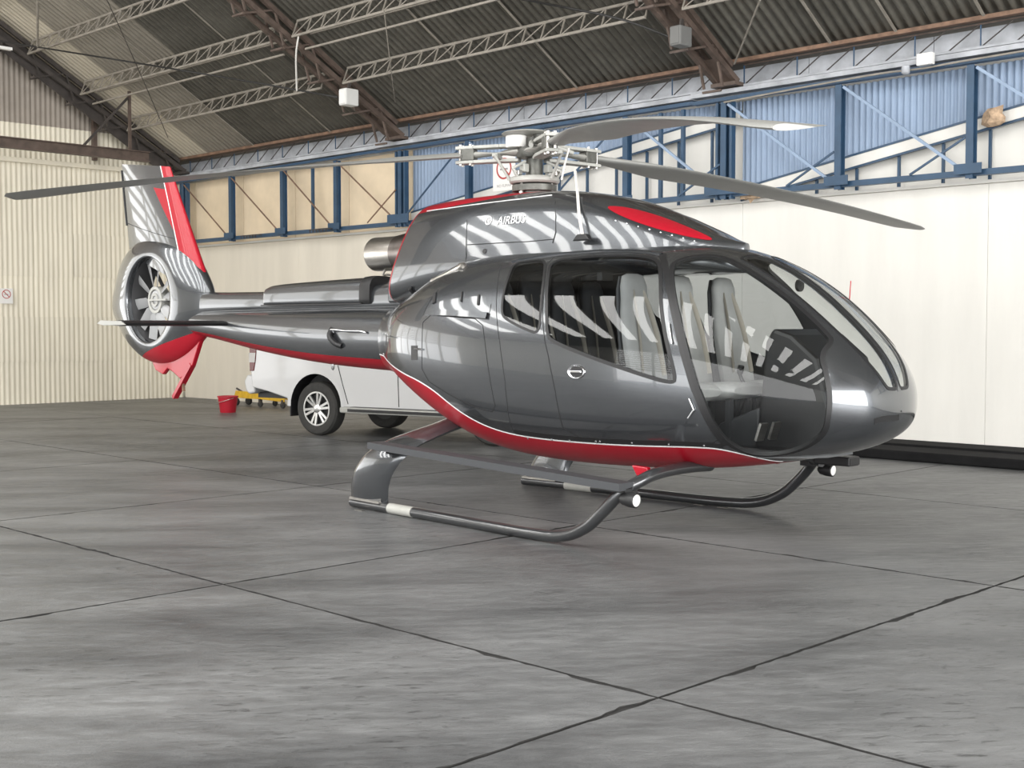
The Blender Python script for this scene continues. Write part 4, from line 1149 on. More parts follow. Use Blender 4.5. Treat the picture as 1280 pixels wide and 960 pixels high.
# ventral fin and bumper
vf = MB().prism([(-6.40, 1.16), (-6.30, 1.035), (-6.13, 0.985), (-6.02, 1.06), (-5.90, 1.02), (-5.74, 0.945), (-5.60, 1.0), (-5.46, 1.11), (-5.25, 1.46), (-5.5, 1.45), (-6.0, 1.30)], (0, -0.028, 0), (1, 0, 0), (0, 0, 1), (0, 0.056, 0)).build('ventral_fin', 'red', heli, bevel=0.012)
bar_obj('tail_bumper', (-5.50, 0, 1.12), (-5.90, 0, 0.72), 0.045, 0.07, 'red', heli, (0, 1, 0))
bar_obj('bumper_stay', (-5.72, 0, 0.96), (-5.70, 0, 0.80), 0.025, 0.03, 'rust', heli, (0, 1, 0))
# horizontal stabiliser, one wing each side, with end plates
def wing(y0, y1, x0, x1, z, name):
    m = MB(); vs = []
    pr = [(0, 0), (0.06, 0.02), (0.25, 0.032), (0.6, 0.02), (1.0, 0.003), (0.6, -0.02), (0.25, -0.028), (0.06, -0.016)]
    for y, le, te in ((y0, x0, x1), (y1, x0 - 0.1, x1 - 0.02)):
        vs += [(le + (te - le) * c, y, z + t) for c, t in pr]
    n = len(pr)
    m.add(vs, [(j, (j+1) % n, n+(j+1) % n, n+j) for j in range(n)] + [tuple(range(n)), tuple(range(2*n-1, n-1, -1))])
    return m.build(name, 'black', heli, smooth=True, sharp=50)
for sd in (-1, 1):
    w_ = wing(sd * 0.12, sd * 1.36, -4.45, -4.98, 1.592, 'stabiliser')
    MB().prism([(-4.52, 1.575), (-4.62, 1.615), (-5.05, 1.625), (-5.14, 1.59), (-5.0, 1.57)], (0, sd * 1.36 - 0.008, 0), (1, 0, 0), (0, 0, 1), (0, 0.016, 0)).build('tip_plate', 'rotor_grey', w_, bevel=0.004)
# ---------------------------------------------------------------- engine cowling
from mathutils.bvhtree import BVHTree
COW = [(2.16, 2.17, 1.95, 0.04, 2.05), (1.95, 2.235, 1.95, 0.26, 2.05), (1.60, 2.375, 1.95, 0.41, 2.08), (1.15, 2.545, 1.95, 0.485, 2.12), (0.70, 2.645, 1.95, 0.51, 2.15), (0.20, 2.685, 1.93, 0.515, 2.15), (-0.40, 2.690, 1.86, 0.50, 2.15), (-0.85, 2.680, 1.80, 0.465, 2.12), (-1.12, 2.665, 1.76, 0.42, 2.10)]
vs, fs, k_, nr_ = loft(COW, 56, 3.6, sub=7)
fs.append(tuple(range(k_))); fs.append(tuple((nr_ - 1) * k_ + j for j in range(k_)))
def shear(v):
    x, y, z = v
    w = max(0.0, min(1.0, (0.3 - x) / 1.4)) ** 2
    tp = 1 - 0.16 * max(0.0, min(1, (z - 2.1) / 0.55))       # sides lean in towards the top
    return (x - w * 0.42 * max(0, 2.66 - z), y * tp, z)
vs = [shear(v) for v in vs]
cowl, cred = split_build(vs, fs, (-1.1, 0, 2.575), unit((0.07, 0, -1.0)), ('paint', 'red'), ('engine_cowling', 'red_cowling_top'), heli)
cowl['label'] = 'gunmetal grey engine cowling'
dg = bpy.context.evaluated_depsgraph_get()
bmc = bmesh.new(); bv = [bmc.verts.new(v) for v in vs]
for f in fs: bmc.faces.new([bv[i] for i in f])
bmesh.ops.recalc_face_normals(bmc, faces=bmc.faces)
CBV = BVHTree.FromBMesh(bmc); bmc.free()
camL = CAM - HUB
def hit(u, v, off=0.002):
    loc, nrm, idx, dist = CBV.ray_cast(Vector(camL), Vector(unit(ray(u, v))))
    if loc is None: return None, None
    return V3(loc) + V3(nrm) * off, V3(nrm)
def flip_y(p): return V3((p[0], -p[1], p[2]))
def cowl_line(name, pts, r, m, parent=cowl, both=True):
    P = [hit(u, v)[0] for u, v in pts]; P = [p for p in P if p is not None]
    if len(P) < 2: return
    tube_obj(name, P, r, m, parent, 5)
    if both: tube_obj(name, [flip_y(p) for p in P], r, m, parent, 5)
def cowl_patch(name, poly, m, parent=cowl, off=0.003, step=4.0, both=True):
    P = dens([np.array(p, float) for p in chaikin(poly, True, 2)], True, 3.0) if False else chaikin(poly, True, 2)
    A = np.array(P); lo, hi = A.min(0), A.max(0)
    gx, gy = np.meshgrid(np.arange(lo[0], hi[0], step), np.arange(lo[1], hi[1], step)); G = np.stack([gx.ravel(), gy.ravel()], -1)
    G = G[inside(A, G)]
    pts = [Vector(p) for p in A] + [Vector(p) for p in G]; n = len(A)
    v2, e2, f2, *_ = delaunay_2d_cdt(pts, [(i, (i + 1) % n) for i in range(n)], [], 1, 1e-4)
    W = []; bad = set()
    for i, p in enumerate(v2):
        h, nn = hit(p.x, p.y, off)
        if h is None: bad.add(i); h = V3((0, 0, 0))
        W.append(h)
    f2 = [tuple(f) for f in f2 if not any(i in bad for i in f)]
    used = sorted({i for f in f2 for i in f}); mp = {a: b for b, a in enumerate(used)}
    if not used: return
    for fl in ((False, True) if both else (False,)):
        V = [flip_y(W[i]) if fl else W[i] for i in used]
        MB().add(V, [tuple(mp[i] for i in f) for f in f2]).build(name, m, parent, smooth=True)
cowl_patch('red_eyebrow', [(755, 258), (775, 258), (800, 263), (830, 272), (865, 286), (893, 299), (885, 301), (850, 294), (810, 283), (775, 270)], 'red')
cowl_line('panel_seam', [(584, 262), (584, 280), (583, 300), (583, 320), (582, 334)], 0.003, 'seam')
cowl_line('panel_seam', [(584, 306), (620, 304), (660, 302), (692, 299)], 0.003, 'seam')
cowl_line('panel_seam', [(694, 252), (695, 270), (695, 290), (691, 304)], 0.004, 'seam')
cowl_line('pinstripe', [(534, 264), (560, 260.5), (600, 255), (650, 249), (690, 244)], 0.004, 'white_line')
for i, u in enumerate(range(770, 880, 14)):
    h, nn = hit(u, 270 + (u - 770) * 0.26 + 6)
    if h is not None: MB().lathe([(0.008, 0), (0.006, 0.005), (0.002, 0.007)], h, nn, 8).build('rivet', 'chrome', cowl, smooth=True)
h, nn = hit(606, 314)
if h is not None: MB().lathe([(0.022, 0), (0.022, 0.003)], h, nn, 14).build('drain_hole', 'black', cowl)
# rear rim in red around the exhaust opening
RIM = [(-1.121, 2.665, 1.76, 0.421, 2.10), (-1.15, 2.655, 1.77, 0.41, 2.10), (-1.19, 2.62, 1.80, 0.37, 2.10)]
v3, f3, k3, n3 = loft(RIM, 56, 3.6, sub=3); f3.append(tuple((n3 - 1) * k3 + j for j in range(k3)))
MB().add([shear(v) for v in v3], f3).build('cowling_rear_rim', 'red', cowl, smooth=True, sharp=40)
# lettering and emblem
h, nn = hit(640, 274, 0.002)
ex = unit(hit(664, 272.5)[0] - hit(624, 275.5)[0]); ez = unit(nn - ex * (nn @ ex)); ey = np.cross(ez, ex)
text_obj('lettering', 'AIRBUS', 0.10, 'decal', cowl, frame_mtx(h - ey * 0.04 + ez * 0.002, ex, ey, ez), 0.001)
h2, _ = hit(611, 276, 0.002)
em = MB(); ring(em, h2 + ez * .001, ex, ey, 0.026, 0.038, ez * 0.002, 24)
em.lathe([(0.016, 0), (0.016, 0.002)], h2 + ez * .001, ez, 16); em.build('emblem', 'decal', cowl)
# exhaust
ec0, ec1 = V3((-1.25, -0.02, 2.25)), V3((-2.10, -0.02, 2.255))
ed = unit(ec1 - ec0); EL = np.linalg.norm(ec1 - ec0)
exh = MB().lathe([(0.20, 0.0), (0.185, EL * .35), (0.165, EL * .55), (0.163, EL - .01), (0.158, EL), (0.150, EL - .01), (0.150, 0.0)], ec0, ed, 40, closed=True).build('exhaust_pipe', 'steel', heli, smooth=True, sharp=40)
MB().lathe([(0.206, 0.02), (0.195, EL * .36), (0.171, EL * .555), (0.171, EL * 0.56), (0.17, EL * .5)], ec0, ed, 40).build('exhaust_shroud', 'burnt_steel', exh, smooth=True, sharp=40)
MB().lathe([(0.149, EL * 0.3), (0.149, EL * 0.3 + 0.005)], ec0, ed, 32).build('exhaust_dark', 'black', exh)
tube_obj('drain_pipe', smooth_path([ec1 + V3((0.16, -0.02, -0.155)), ec1 + V3((0.14, -0.03, -0.20)), ec1 + V3((0.25, -0.03, -0.21)), ec1 + V3((0.5, -0.1, -0.30)), ec1 + V3((0.62, -.15, -.36))], 5), 0.01, 'steel', exh, 6)
# deck fairing under cowling and small fittings behind the cabin roof
tube_obj('deck_pipe', smooth_path([H(541, 352, -0.62), H(566, 340, -0.62), H(577, 333, -.6)], 5), 0.028, 'steel', heli, 10)
for (u0, v0, u1, v1) in ((514, 359, 523, 371), (532, 360, 540, 372)):
    P = []
    for u, v in ((u0, v0), (u1, v1)):
        h_, n_ = hit(u, v, 0.02)
        if h_ is None: h_ = H(u, v, -0.45)
        P.append(h_)
    tube_obj('deck_latch', P, 0.02, 'black', heli, 8)
MB().lathe([(0.035, 0.0), (0.04, 0.04), (0.03, 0.075), (0.0, 0.08)], H(575, 336, -0.60), (1, -0.3, 0.35), 16).build('deck_cap', 'steel', heli, smooth=True)
mm_ = MB().prism([(-0.09, 0), (0.09, 0), (0.05, 0.05), (-0.04, 0.05)], H(731, 301, -0.52), (1, 0, 0), (0, 0, 1), (0, -0.05, 0)).build('roof_fitting', 'black', heli, bevel=0.01)

# ---------------------------------------------------------------- main rotor
RR = 5.345
def tip_solve(u, v, lo=2.2, hi=2.98, grow=True):
    for _ in range(40):
        z = (lo + hi) / 2; p = on_z(u, v, z) - HUB
        if (math.hypot(p[0], p[1]) > RR) == grow: hi = z
        else: lo = z
    return p
tips = [tip_solve(18, 249), tip_solve(1151, 287), tip_solve(980, 162, 2.3, 2.75, False)]
TIPS_ANG = [math.atan2(p[1], p[0]) for p in tips]
HZ = 3.03
mast = MB().lathe([(0.13, 2.66), (0.13, 2.70), (0.085, 2.72), (0.075, 2.80), (0.07, 2.98), (0.10, 3.0)], (0, 0, 0), (0, 0, 1), 24).build('rotor_mast', 'hub_dark', heli, smooth=True, sharp=35)
MB().lathe([(0.12, 2.765), (0.20, 2.77), (0.215, 2.785), (0.215, 2.81), (0.20, 2.825), (0.12, 2.83)], (0, 0, 0), (0, 0, 1), 32).build('swashplate', 'rotor_grey', mast, smooth=True, sharp=35)
MB().lathe([(0.16, 2.70), (0.19, 2.705), (0.19, 2.755), (0.15, 2.76)], (0, 0, 0), (0, 0, 1), 32).build('mast_collar', 'hub_dark', mast, smooth=True, sharp=35)
hubp = MB().lathe([(0.08, 2.985), (0.15, 2.99), (0.16, 3.01), (0.16, 3.05), (0.13, 3.075), (0.07, 3.09), (0.07, 3.16)], (0, 0, 0), (0, 0, 1), 28).build('rotor_hub', 'hub_dark', heli, smooth=True, sharp=35)
for k in range(3):
    a_ = k * 2.094 + 0.5; d_ = V3((math.cos(a_), math.sin(a_), 0))
    tube_obj('control_actuator', [d_ * 0.16 + V3((0, 0, 2.64)), d_ * 0.155 + V3((0, 0, 2.70)), d_ * 0.15 + V3((0, 0, 2.78))], [0.024, 0.02, 0.012], 'steel', mast, 10)
    tube_obj('scissor_link', [d_ * 0.20 + V3((0, 0, 2.82)), d_ * 0.26 + V3((0, 0, 2.88)), d_ * 0.11 + V3((0, 0, 2.95))], 0.014, 'rotor_grey', mast, 8)
    MB().box(tuple(d_ * 0.12 + V3((-.03, -.03, 2.86))), tuple(d_ * 0.12 + V3((.03, .03, 2.93)))).build('link_lug', 'rotor_grey', mast, bevel=0.008)
    MB().box(tuple(d_ * 0.19 + V3((-.025, -.025, 2.83))), tuple(d_ * 0.19 + V3((.025, .025, 2.87)))).build('swash_lug', 'steel', mast, bevel=0.006)
# vibration damper with its round cover
MB().lathe([(0.0, 3.225), (0.08, 3.222), (0.21, 3.20), (0.225, 3.19), (0.20, 3.183), (0.0, 3.18)], (-0.03, -0.05, 0), (0, 0, 1), 32).build('damper_cover', 'rotor_grey', hubp, smooth=True, sharp=50)
MB().lathe([(0.0, 3.08), (0.085, 3.08), (0.09, 3.09), (0.09, 3.175), (0.08, 3.182), (0.0, 3.184)], (-0.12, -0.10, 0), (0, 0, 1), 24).build('damper_weight', 'paper', hubp, smooth=True, sharp=40)
MB().lathe([(0.0, 3.07), (0.06, 3.07), (0.06, 3.18), (0.0, 3.18)], (0.07, 0.0, 0), (0, 0, 1), 20).build('damper_spring', 'hub_dark', hubp, smooth=True, sharp=40)
for bi, (tp, an) in enumerate(zip(tips, TIPS_ANG)):
    d = V3((math.cos(an), math.sin(an), 0)); q = V3((-math.sin(an), math.cos(an), 0)); Z = V3((0, 0, 1))
    drop = HZ - tp[2]
    def zc(r): return HZ + 0.008 - drop * (0.35 * max(0, r - 0.5) / (RR - .5) + 0.65 * (max(0, r - 0.5) / (RR - .5)) ** 2)
    # flexible star arm
    m = MB(); vs2 = []
    st_ = [(0.08, 0.12, 0.035), (0.16, 0.11, 0.03), (0.26, 0.055, 0.014), (0.36, 0.05, 0.012), (0.45, 0.07, 0.02), (0.54, 0.05, 0.03)]
    for r, hw, ht in st_:
        c = d * r + Z * zc(r)
        vs2 += [c + q * hw * math.cos(t) + Z * ht * math.sin(t) for t in np.linspace(0, 2 * math.pi, 13)[:-1]]
    n = 12
    m.add(vs2, [(i*n+j, i*n+(j+1) % n, (i+1)*n+(j+1) % n, (i+1)*n+j) for i in range(len(st_) - 1) for j in range(n)] + [tuple(range(n)), tuple((len(st_)-1)*n+j for j in range(n))])
    arm = m.build('star_arm', 'rotor_grey', heli, smooth=True, sharp=45)
    # sleeve: two plates with a horn
    for sz in (-1, 1):
        m = MB()
        for r0, r1, w0, w1 in ((0.13, 0.30, 0.045, 0.06), (0.30, 0.54, 0.06, 0.05), (0.54, 0.70, 0.05, 0.055)):
            c0, c1 = d * r0 + Z * (zc(r0) + sz * 0.062), d * r1 + Z * (zc(r1) + sz * 0.062)
            m.add([c0 + q * w0 - Z * .014, c0 - q * w0 - Z * .014, c0 - q * w0 + Z * .014, c0 + q * w0 + Z * .014, c1 + q * w1 - Z * .014, c1 - q * w1 - Z * .014, c1 - q * w1 + Z * .014, c1 + q * w1 + Z * .014],
                  [(0, 1, 2, 3), (7, 6, 5, 4), (0, 4, 5, 1), (1, 5, 6, 2), (2, 6, 7, 3), (3, 7, 4, 0)])
        m.build('sleeve_plate', 'rotor_grey', arm, bevel=0.006)
    c = d * 0.59 + Z * zc(.59)
    MB().box((-0.055, -0.06, -0.05), (0.055, 0.06, 0.05)).v
    m = MB(); m.bar(c - d * 0.06, c + d * 0.06, 0.11, 0.10); m.build('sleeve_block', 'hub_dark', arm, bevel=0.008)
    for rr in (0.57, 0.66):
        for sy in (-1, 1):
            cc = d * rr + q * sy * 0.03 + Z * zc(rr)
            MB().lathe([(0.014, -0.09), (0.014, 0.09)], cc, Z, 8).build('blade_bolt', 'steel', arm, smooth=True, sharp=40)
    # pitch horn and link
    hp_ = d * 0.30 + q * 0.17 + Z * (zc(.3) - 0.03)
    MB().bar(d * 0.30 + q * 0.03 + Z * (zc(.3) - 0.045), hp_, 0.05, 0.035).build('pitch_horn', 'rotor_grey', arm, bevel=0.006)
    lo_ = V3((hp_[0], hp_[1], 0)); lo_ = unit(lo_) * 0.215 + Z * 2.80
    tube_obj('pitch_link', [lo_, lo_ * .8 + hp_ * .2, lo_ * .2 + hp_ * .8, hp_], [0.018, 0.012, 0.012, 0.018], 'rotor_grey', arm, 10)
    tube_obj('damper_strut', [d * 0.16 + Z * (zc(.16) + .06) - q * .06, d * 0.34 + Z * (zc(.34) + 0.01) - q * .10], 0.02, 'rotor_grey', arm, 8)
    # blade
    pr = [(0.0, 0.0), (0.02, 0.022), (0.10, 0.045), (0.30, 0.055), (0.60, 0.036), (0.97, 0.004), (1.0, 0.0), (0.97, -0.004), (0.60, -0.026), (0.30, -0.036), (0.10, -0.030), (0.02, -0.016)]
    n = len(pr); m = MB(); vs2 = []
    radii = [0.64, 0.8, 1.0, 1.25, 1.6] + list(np.linspace(2.0, RR - 0.12, 14)) + [RR - 0.05, RR]
    for r in radii:
        ch = 0.15 if r < 0.81 else (0.15 + (r - 0.8) / 0.8 * 0.23 if r < 1.6 else 0.38)
        if r > RR - 0.13: ch = 0.37 - (r - RR + 0.13) * 1.3
        tw = R(14.0 - 17.0 * (r / RR)); th = 1.0 if r > 1.5 else 1.5
        le_dir = (-q * math.cos(tw) + Z * math.sin(tw)) ; nn = np.cross(le_dir, d); nn = nn if nn[2] > 0 else -nn
        c = d * r + Z * zc(r)
        for cc_, t in pr:
            vs2.append(c + le_dir * (0.27 - cc_) * ch * (1 if r < RR - .13 else 1) + nn * t * 0.36 * th)
    K = len(radii)
    m.add(vs2, [(i*n+j, i*n+(j+1) % n, (i+1)*n+(j+1) % n, (i+1)*n+j) for i in range(K - 1) for j in range(n)] + [tuple(range(n)), tuple((K-1)*n+j for j in range(n))])
    bl = m.build('main_rotor_blade', 'blade_under', heli, smooth=True, sharp=60)
# tie-down straps from rotor to roof
tube_obj('tie_strap', smooth_path([H(719, 214, -0.2), H(722, 242, -0.35), H(724, 268, -0.48), H(729, 298, -0.53)], 5), 0.012, 'rope', heli, 6)
tube_obj('tie_strap', smooth_path([H(711, 186, -0.1), H(706, 205, -0.2), H(702, 225, -0.22)], 5), 0.009, 'rope', heli, 6)

# ---------------------------------------------------------------- landing gear
for sd in (-1, 1):
    S = lambda x, y, z: V3((x, sd * y, z))
    sk = tube_obj('skid_tube', smooth_path([S(-1.16, 1.06, 0.045), S(-0.6, 1.09, 0.045), S(0.3, 1.14, 0.045), S(1.10, 1.19, 0.045), S(1.45, 1.215, 0.07), S(1.68, 1.225, 0.16), S(1.84, 1.225, 0.29), S(1.98, 1.20, 0.43), S(2.05, 1.10, 0.50), S(2.07, 0.92, 0.545), S(2.07, 0.6, 0.56), S(2.06, 0.3, 0.55)], 6), 0.043, 'skid', heli, 14)
    for xx in (-0.95, 0.9, 1.15):
        MB().box((xx - 0.05, sd * 1.15 - 0.02, 0.0), (xx + 0.05, sd * 1.15 + 0.02, 0.004)).build('wear_plate', 'steel', sk)
    a = S(-0.62, 1.088, 0.045); b = S(-0.30, 1.107, 0.045)
    MB().tube([a, b], 0.0445, 14).build('skid_band', 'rotor_grey', sk, smooth=True, sharp=50)
    # rear leg: wide streamlined fairing sweeping up and inboard to the belly
    path = smooth_path([S(-0.91, 1.075, 0.085), S(-0.88, 1.10, 0.15), S(-0.84, 1.125, 0.24), S(-0.76, 1.14, 0.36), S(-0.65, 1.12, 0.48), S(-0.57, 1.02, 0.575), S(-0.50, 0.84, 0.645), S(-0.42, 0.62, 0.72), S(-0.36, 0.42, 0.79), S(-0.3, 0.2, 0.86)], 5)
    m = MB(); vs2 = []; n = 16; K = len(path)
    for i, p in enumerate(path):
        t = unit(path[min(i+1, K-1)] - path[max(i-1, 0)]); a_ = V3((1, 0, 0)); b_ = unit(np.cross(t, a_))
        g = i / (K - 1); ch = 0.25 - 0.10 * min(1, max(0, (g - 0.45) / 0.3)); th = 0.038 + 0.012 * g
        for j in range(n):
            an = 2 * math.pi * j / n
            vs2.append(p + a_ * ch * math.cos(an) + b_ * th * math.sin(an))
    m.add(vs2, [(i*n+j, i*n+(j+1) % n, (i+1)*n+(j+1) % n, (i+1)*n+j) for i in range(K-1) for j in range(n)] + [tuple(range(n)), tuple((K-1)*n+j for j in range(n))])
    leg = m.build('rear_leg_fairing', 'paint', heli, smooth=True, sharp=60)
    bar_obj('leg_shoe', S(-1.14, 1.06, 0.085), S(-0.72, 1.085, 0.085), 0.10, 0.02, 'steel', leg)
    # foot step
    st0, st1 = S(-0.63, 1.245, 0.585), S(2.07, 1.262, 0.48)
    bar_obj('foot_step', st0, st1, 0.15, 0.052, 'step', heli)
    bar_obj('step_clamp', S(-0.62, 1.14, 0.55), S(-0.40, 1.15, 0.54), 0.07, 0.04, 'black', heli)
    bar_obj('step_clamp', S(1.93, 1.18, 0.455), S(2.05, 1.18, 0.455), 0.13, 0.05, 'black', heli)
    # landing lamp on the front leg
    lc = S(2.10, 1.255, 0.395)
    lamp = MB().lathe([(0.025, -0.08), (0.042, -0.06), (0.052, 0.0), (0.052, 0.05), (0.047, 0.055)], lc, (1, 0, -0.04), 20).build('landing_lamp', 'black', heli, smooth=True, sharp=40)
    MB().lathe([(0.0, 0.062), (0.025, 0.06), (0.040, 0.056), (0.044, 0.052)], lc, (1, 0, -0.04), 20).build('lamp_lens', 'lens', lamp, smooth=True)
    bar_obj('lamp_bracket', S(2.04, 1.20, 0.45), S(2.08, 1.25, 0.44), 0.05, 0.05, 'black', lamp)
    # red strut fairing on the forward leg
    MB().prism([(1.80, 0.575), (1.94, 0.57), (1.96, 0.50), (1.88, 0.455)], S(0, 0.84, 0), (1, 0, 0), (0, 0, 1), V3((0, sd * 0.04, 0))).build('red_bracket', 'red', heli, bevel=0.006)
# downward camera mirror beside the nose
mir_ = MB().box((2.10, 1.04, 0.46), (2.42, 1.20, 0.535)).build('nose_mirror', 'black', heli, bevel=0.012)
MB().box((2.421, 1.05, 0.47), (2.425, 1.19, 0.525)).build('mirror_glass', 'black', mir_)
# red yaw string on the windscreen
yb = pod(np.array([0.55]), np.array([-0.75]))[0]
tube_obj('yaw_string', [H(1061.5, 381, 0.45), H(1063.5, 351, 0.45)], 0.004, 'red', heli, 5)

# ---------------------------------------------------------------- cabin interior
def hw_at(x, z):
    p = prof(np.array([math.sqrt(XN - x)]))[0]; zt, zb, hw, zm = p
    if z < zm: t = min(1, (zm - z) / (zm - zb)); return hw * (max(0, 1 - t ** 2.5)) ** (1 / 2.5)
    t = min(1, (z - zm) / (zt - zm)); return hw * (max(0, 1 - t ** 2.25)) ** (1 / 2.25)
zf = 0.68
xsf = np.linspace(-0.25, 2.95, 40)
P = [(x, -max(0.02, hw_at(x, zf) - 0.045)) for x in xsf]; P = P + [(x, -y) for x, y in P[::-1]]
MB().prism(P, (0, 0, zf - 0.02), (1, 0, 0), (0, 1, 0), (0, 0, 0.02)).build('cabin_floor', 'cabin_floor', heli)
zb_ = np.linspace(0.62, 2.10, 24)
P = [(-max(0.02, hw_at(-0.25, z) - 0.04), z) for z in zb_]; P = P + [(-y, z) for y, z in P[::-1]]
MB().prism(P, (-0.27, 0, 0), (0, 1, 0), (0, 0, 1), (0.02, 0, 0)).build('rear_bulkhead', 'lining', heli)
def slabshape(rows, n=16, e=3.2):
    """rows: centre, half width (y), half depth vector -> rounded section stack"""
    vs = []; 
    for c, hw, dv in rows:
        for j in range(n):
            t = 2 * math.pi * j / n; cc, ss = math.cos(t), math.sin(t); r = (abs(cc) ** e + abs(ss) ** e) ** (-1 / e)
            vs.append(V3(c) + V3((0, 1, 0)) * hw * r * cc + V3(dv) * r * ss)
    K = len(rows)
    return vs, [(i*n+j, i*n+(j+1) % n, (i+1)*n+(j+1) % n, (i+1)*n+j) for i in range(K-1) for j in range(n)] + [tuple(range(n)), tuple((K-1)*n+j for j in range(n))]
def seat(x, y, cover, lift=0.0):
    g = empty('seat', (x, y, zf), 0, heli)
    z0 = 0.40 + lift
    v_, f_ = slabshape([((0.02, 0, z0 + 0.02), 0.18, (0.02, 0, 0)), ((0.0, 0, z0 + .05), 0.205, (0.05, 0, 0)), ((-0.03, 0, z0 + .2), 0.21, (0.052, 0, 0.008)), ((-0.07, 0, z0 + .40), 0.205, (0.05, 0, 0.008)), ((-0.115, 0, z0 + .58), 0.175, (0.045, 0, 0.008)), ((-0.14, 0, z0 + .68), 0.14, (0.045, 0, 0.008)), ((-0.15, 0, z0 + .78), 0.135, (0.045, 0, 0.008)), ((-0.16, 0, z0 + .85), 0.11, (0.035, 0, 0.005)), ((-0.163, 0, z0 + .868), 0.06, (0.015, 0, 0))])
    MB().add(v_, f_).build('backrest', cover, g, smooth=True, sharp=50)
    v_, f_ = slabshape([((-0.02, 0, z0 - .04), 0.21, (0, 0, 0.05)), ((0.05, 0, z0 - .02), 0.235, (0, 0, 0.07)), ((0.3, 0, z0), 0.24, (0, 0, 0.07)), ((0.46, 0, z0 + .01), 0.23, (0, 0, 0.06)), ((0.50, 0, z0 + 0.01), 0.2, (0, 0, 0.03))])
    MB().add(v_, f_).build('cushion', cover, g, smooth=True, sharp=50)
    # rear shell
    v_, f_ = slabshape([((-0.055, 0, z0 - .1), 0.21, (0.02, 0, 0)), ((-0.09, 0, z0 + .2), 0.215, (0.025, 0, 0)), ((-0.14, 0, z0 + .5), 0.195, (0.025, 0, 0)), ((-0.20, 0, z0 + .75), 0.13, (0.025, 0, 0)), ((-0.215, 0, z0 + .85), 0.09, (0.012, 0, 0))])
    MB().add(v_, f_).build('seat_shell', 'seat_dark', g, smooth=True, sharp=50)
    for sy in (-1, 1):
        tube_obj('shoulder_belt', smooth_path([(-0.11, sy * .05, z0 + .74), (-0.06, sy * .075, z0 + .60), (-0.005, sy * .10, z0 + .40), (0.045, sy * .12, z0 + .12)], 5), 0.02, 'belt', g, 8, sx=0.3)
        bar_obj('seat_leg', (0.06, sy * 0.12, 0.0), (0.06, sy * 0.12, z0 - 0.05), 0.04, 0.05, 'seat_dark', g, (0, 1, 0))
        bar_obj('seat_leg', (0.40, sy * 0.12, 0.0), (0.40, sy * 0.12, z0 - 0.04), 0.04, 0.05, 'seat_dark', g, (0, 1, 0))
    return g
for y in (-0.56, 0.0, 0.56): seat(1.70, y, 'seat_grey')
for y in (-0.57, -0.19, 0.19, 0.57): seat(0.30, y, 'seat_dark')  # dark covers stand in for the dimmer light at the cabin rear
# instrument console and hood
con = MB().prism([(2.35, zf), (2.95, zf), (2.98, 0.95), (2.86, 1.34), (2.66, 1.50), (2.50, 1.55), (2.44, 1.45), (2.40, 1.0)], (0, -0.18, 0), (1, 0, 0), (0, 0, 1), (0, 0.72, 0)).build('instrument_console', 'black', heli, bevel=0.03)
con['label'] = 'black instrument console'
MB().box((2.43, -0.10, 1.06), (2.446, 0.46, 1.42)).build('display_panel', 'truck_glass', con)
MB().prism([(1.95, zf), (2.36, zf), (2.36, 0.98), (2.0, 0.84)], (0, -0.12, 0), (1, 0, 0), (0, 0, 1), (0, 0.24, 0)).build('centre_pedestal', 'seat_dark', con, bevel=0.02)
for y in (0.58, 0.0):
    st = tube_obj('cyclic_stick', smooth_path([(2.02, y, zf), (2.10, y, 0.92), (2.16, y, 1.08), (2.11, y, 1.20), (2.12, y, 1.27)], 5), [0.014] * 16 + [0.024] * 5, 'black', heli, 8)
for y in (-0.45, 0.7):
    MB().bar((2.62, y - .06, 0.78), (2.66, y - .06, 0.90), 0.09, 0.02).build('pedal', 'steel', heli)
    MB().bar((2.62, y + .1, 0.78), (2.66, y + .1, 0.90), 0.09, 0.02).build('pedal', 'steel', heli)
MB().box((1.5, -0.9, zf), (2.9, -0.86, zf + 0.10)).v
bar_obj('headset', (1.34, -0.70, 1.93), (1.34, -0.58, 1.93), 0.05, 0.06, 'black', heli)
MB().lathe([(0.0, 0), (0.045, 0.005), (0.045, 0.03), (0, 0.035)], (2.45, 0.28, 1.86), (-1, 0, 0), 14).build('compass', 'black', heli, smooth=True)
# overhead trim
P = [(x, -max(0.02, hw_at(x, 2.08) - 0.05)) for x in np.linspace(-0.2, 1.75, 20)]; P = P + [(x, -y) for x, y in P[::-1]]
MB().prism(P, (0, 0, 2.08), (1, 0, 0), (0, 1, 0), (0, 0, 0.02)).build('headliner', 'lining', heli)
# ================================================================== pickup truck behind the helicopter
TH = R(12.0)
contact = on_z(400, 544)
left = V3((-math.sin(TH), math.cos(TH), 0))
org = contact + left * 0.80
truck = empty('pickup_truck', (org[0], org[1], 0), TH)
tag(truck, 'white pickup truck with alloy wheels parked behind the helicopter', 'truck')
def arc(cx_, cz, r, a0, a1, n=14): return [(cx_ + r * math.cos(R(a0 + (a1 - a0) * i / n)), cz + r * math.sin(R(a0 + (a1 - a0) * i / n))) for i in range(n + 1)]
WR = 0.385
low = [(-1.24, 0.66), (-1.28, 0.95), (-1.22, 1.31), (0.60, 1.33), (2.55, 1.16), (3.35, 1.08), (3.72, 0.92), (3.82, 0.70), (3.78, 0.42)] + arc(3.0, 0.40, 0.47, 0, 180) + [(2.50, 0.42), (0.52, 0.42)] + arc(0.0, 0.42, 0.49, 0, 180) + [(-0.56, 0.52), (-0.9, 0.60)]
MB().prism(low, (0, -0.885, 0), (1, 0, 0), (0, 0, 1), (0, 1.77, 0)).build('truck_body', 'truck_white', truck, smooth=True, sharp=30, bevel=0.035, seg=3)
cabp = [(0.62, 1.25), (0.68, 1.62), (0.85, 1.76), (1.7, 1.78), (2.1, 1.70), (2.78, 1.14)]
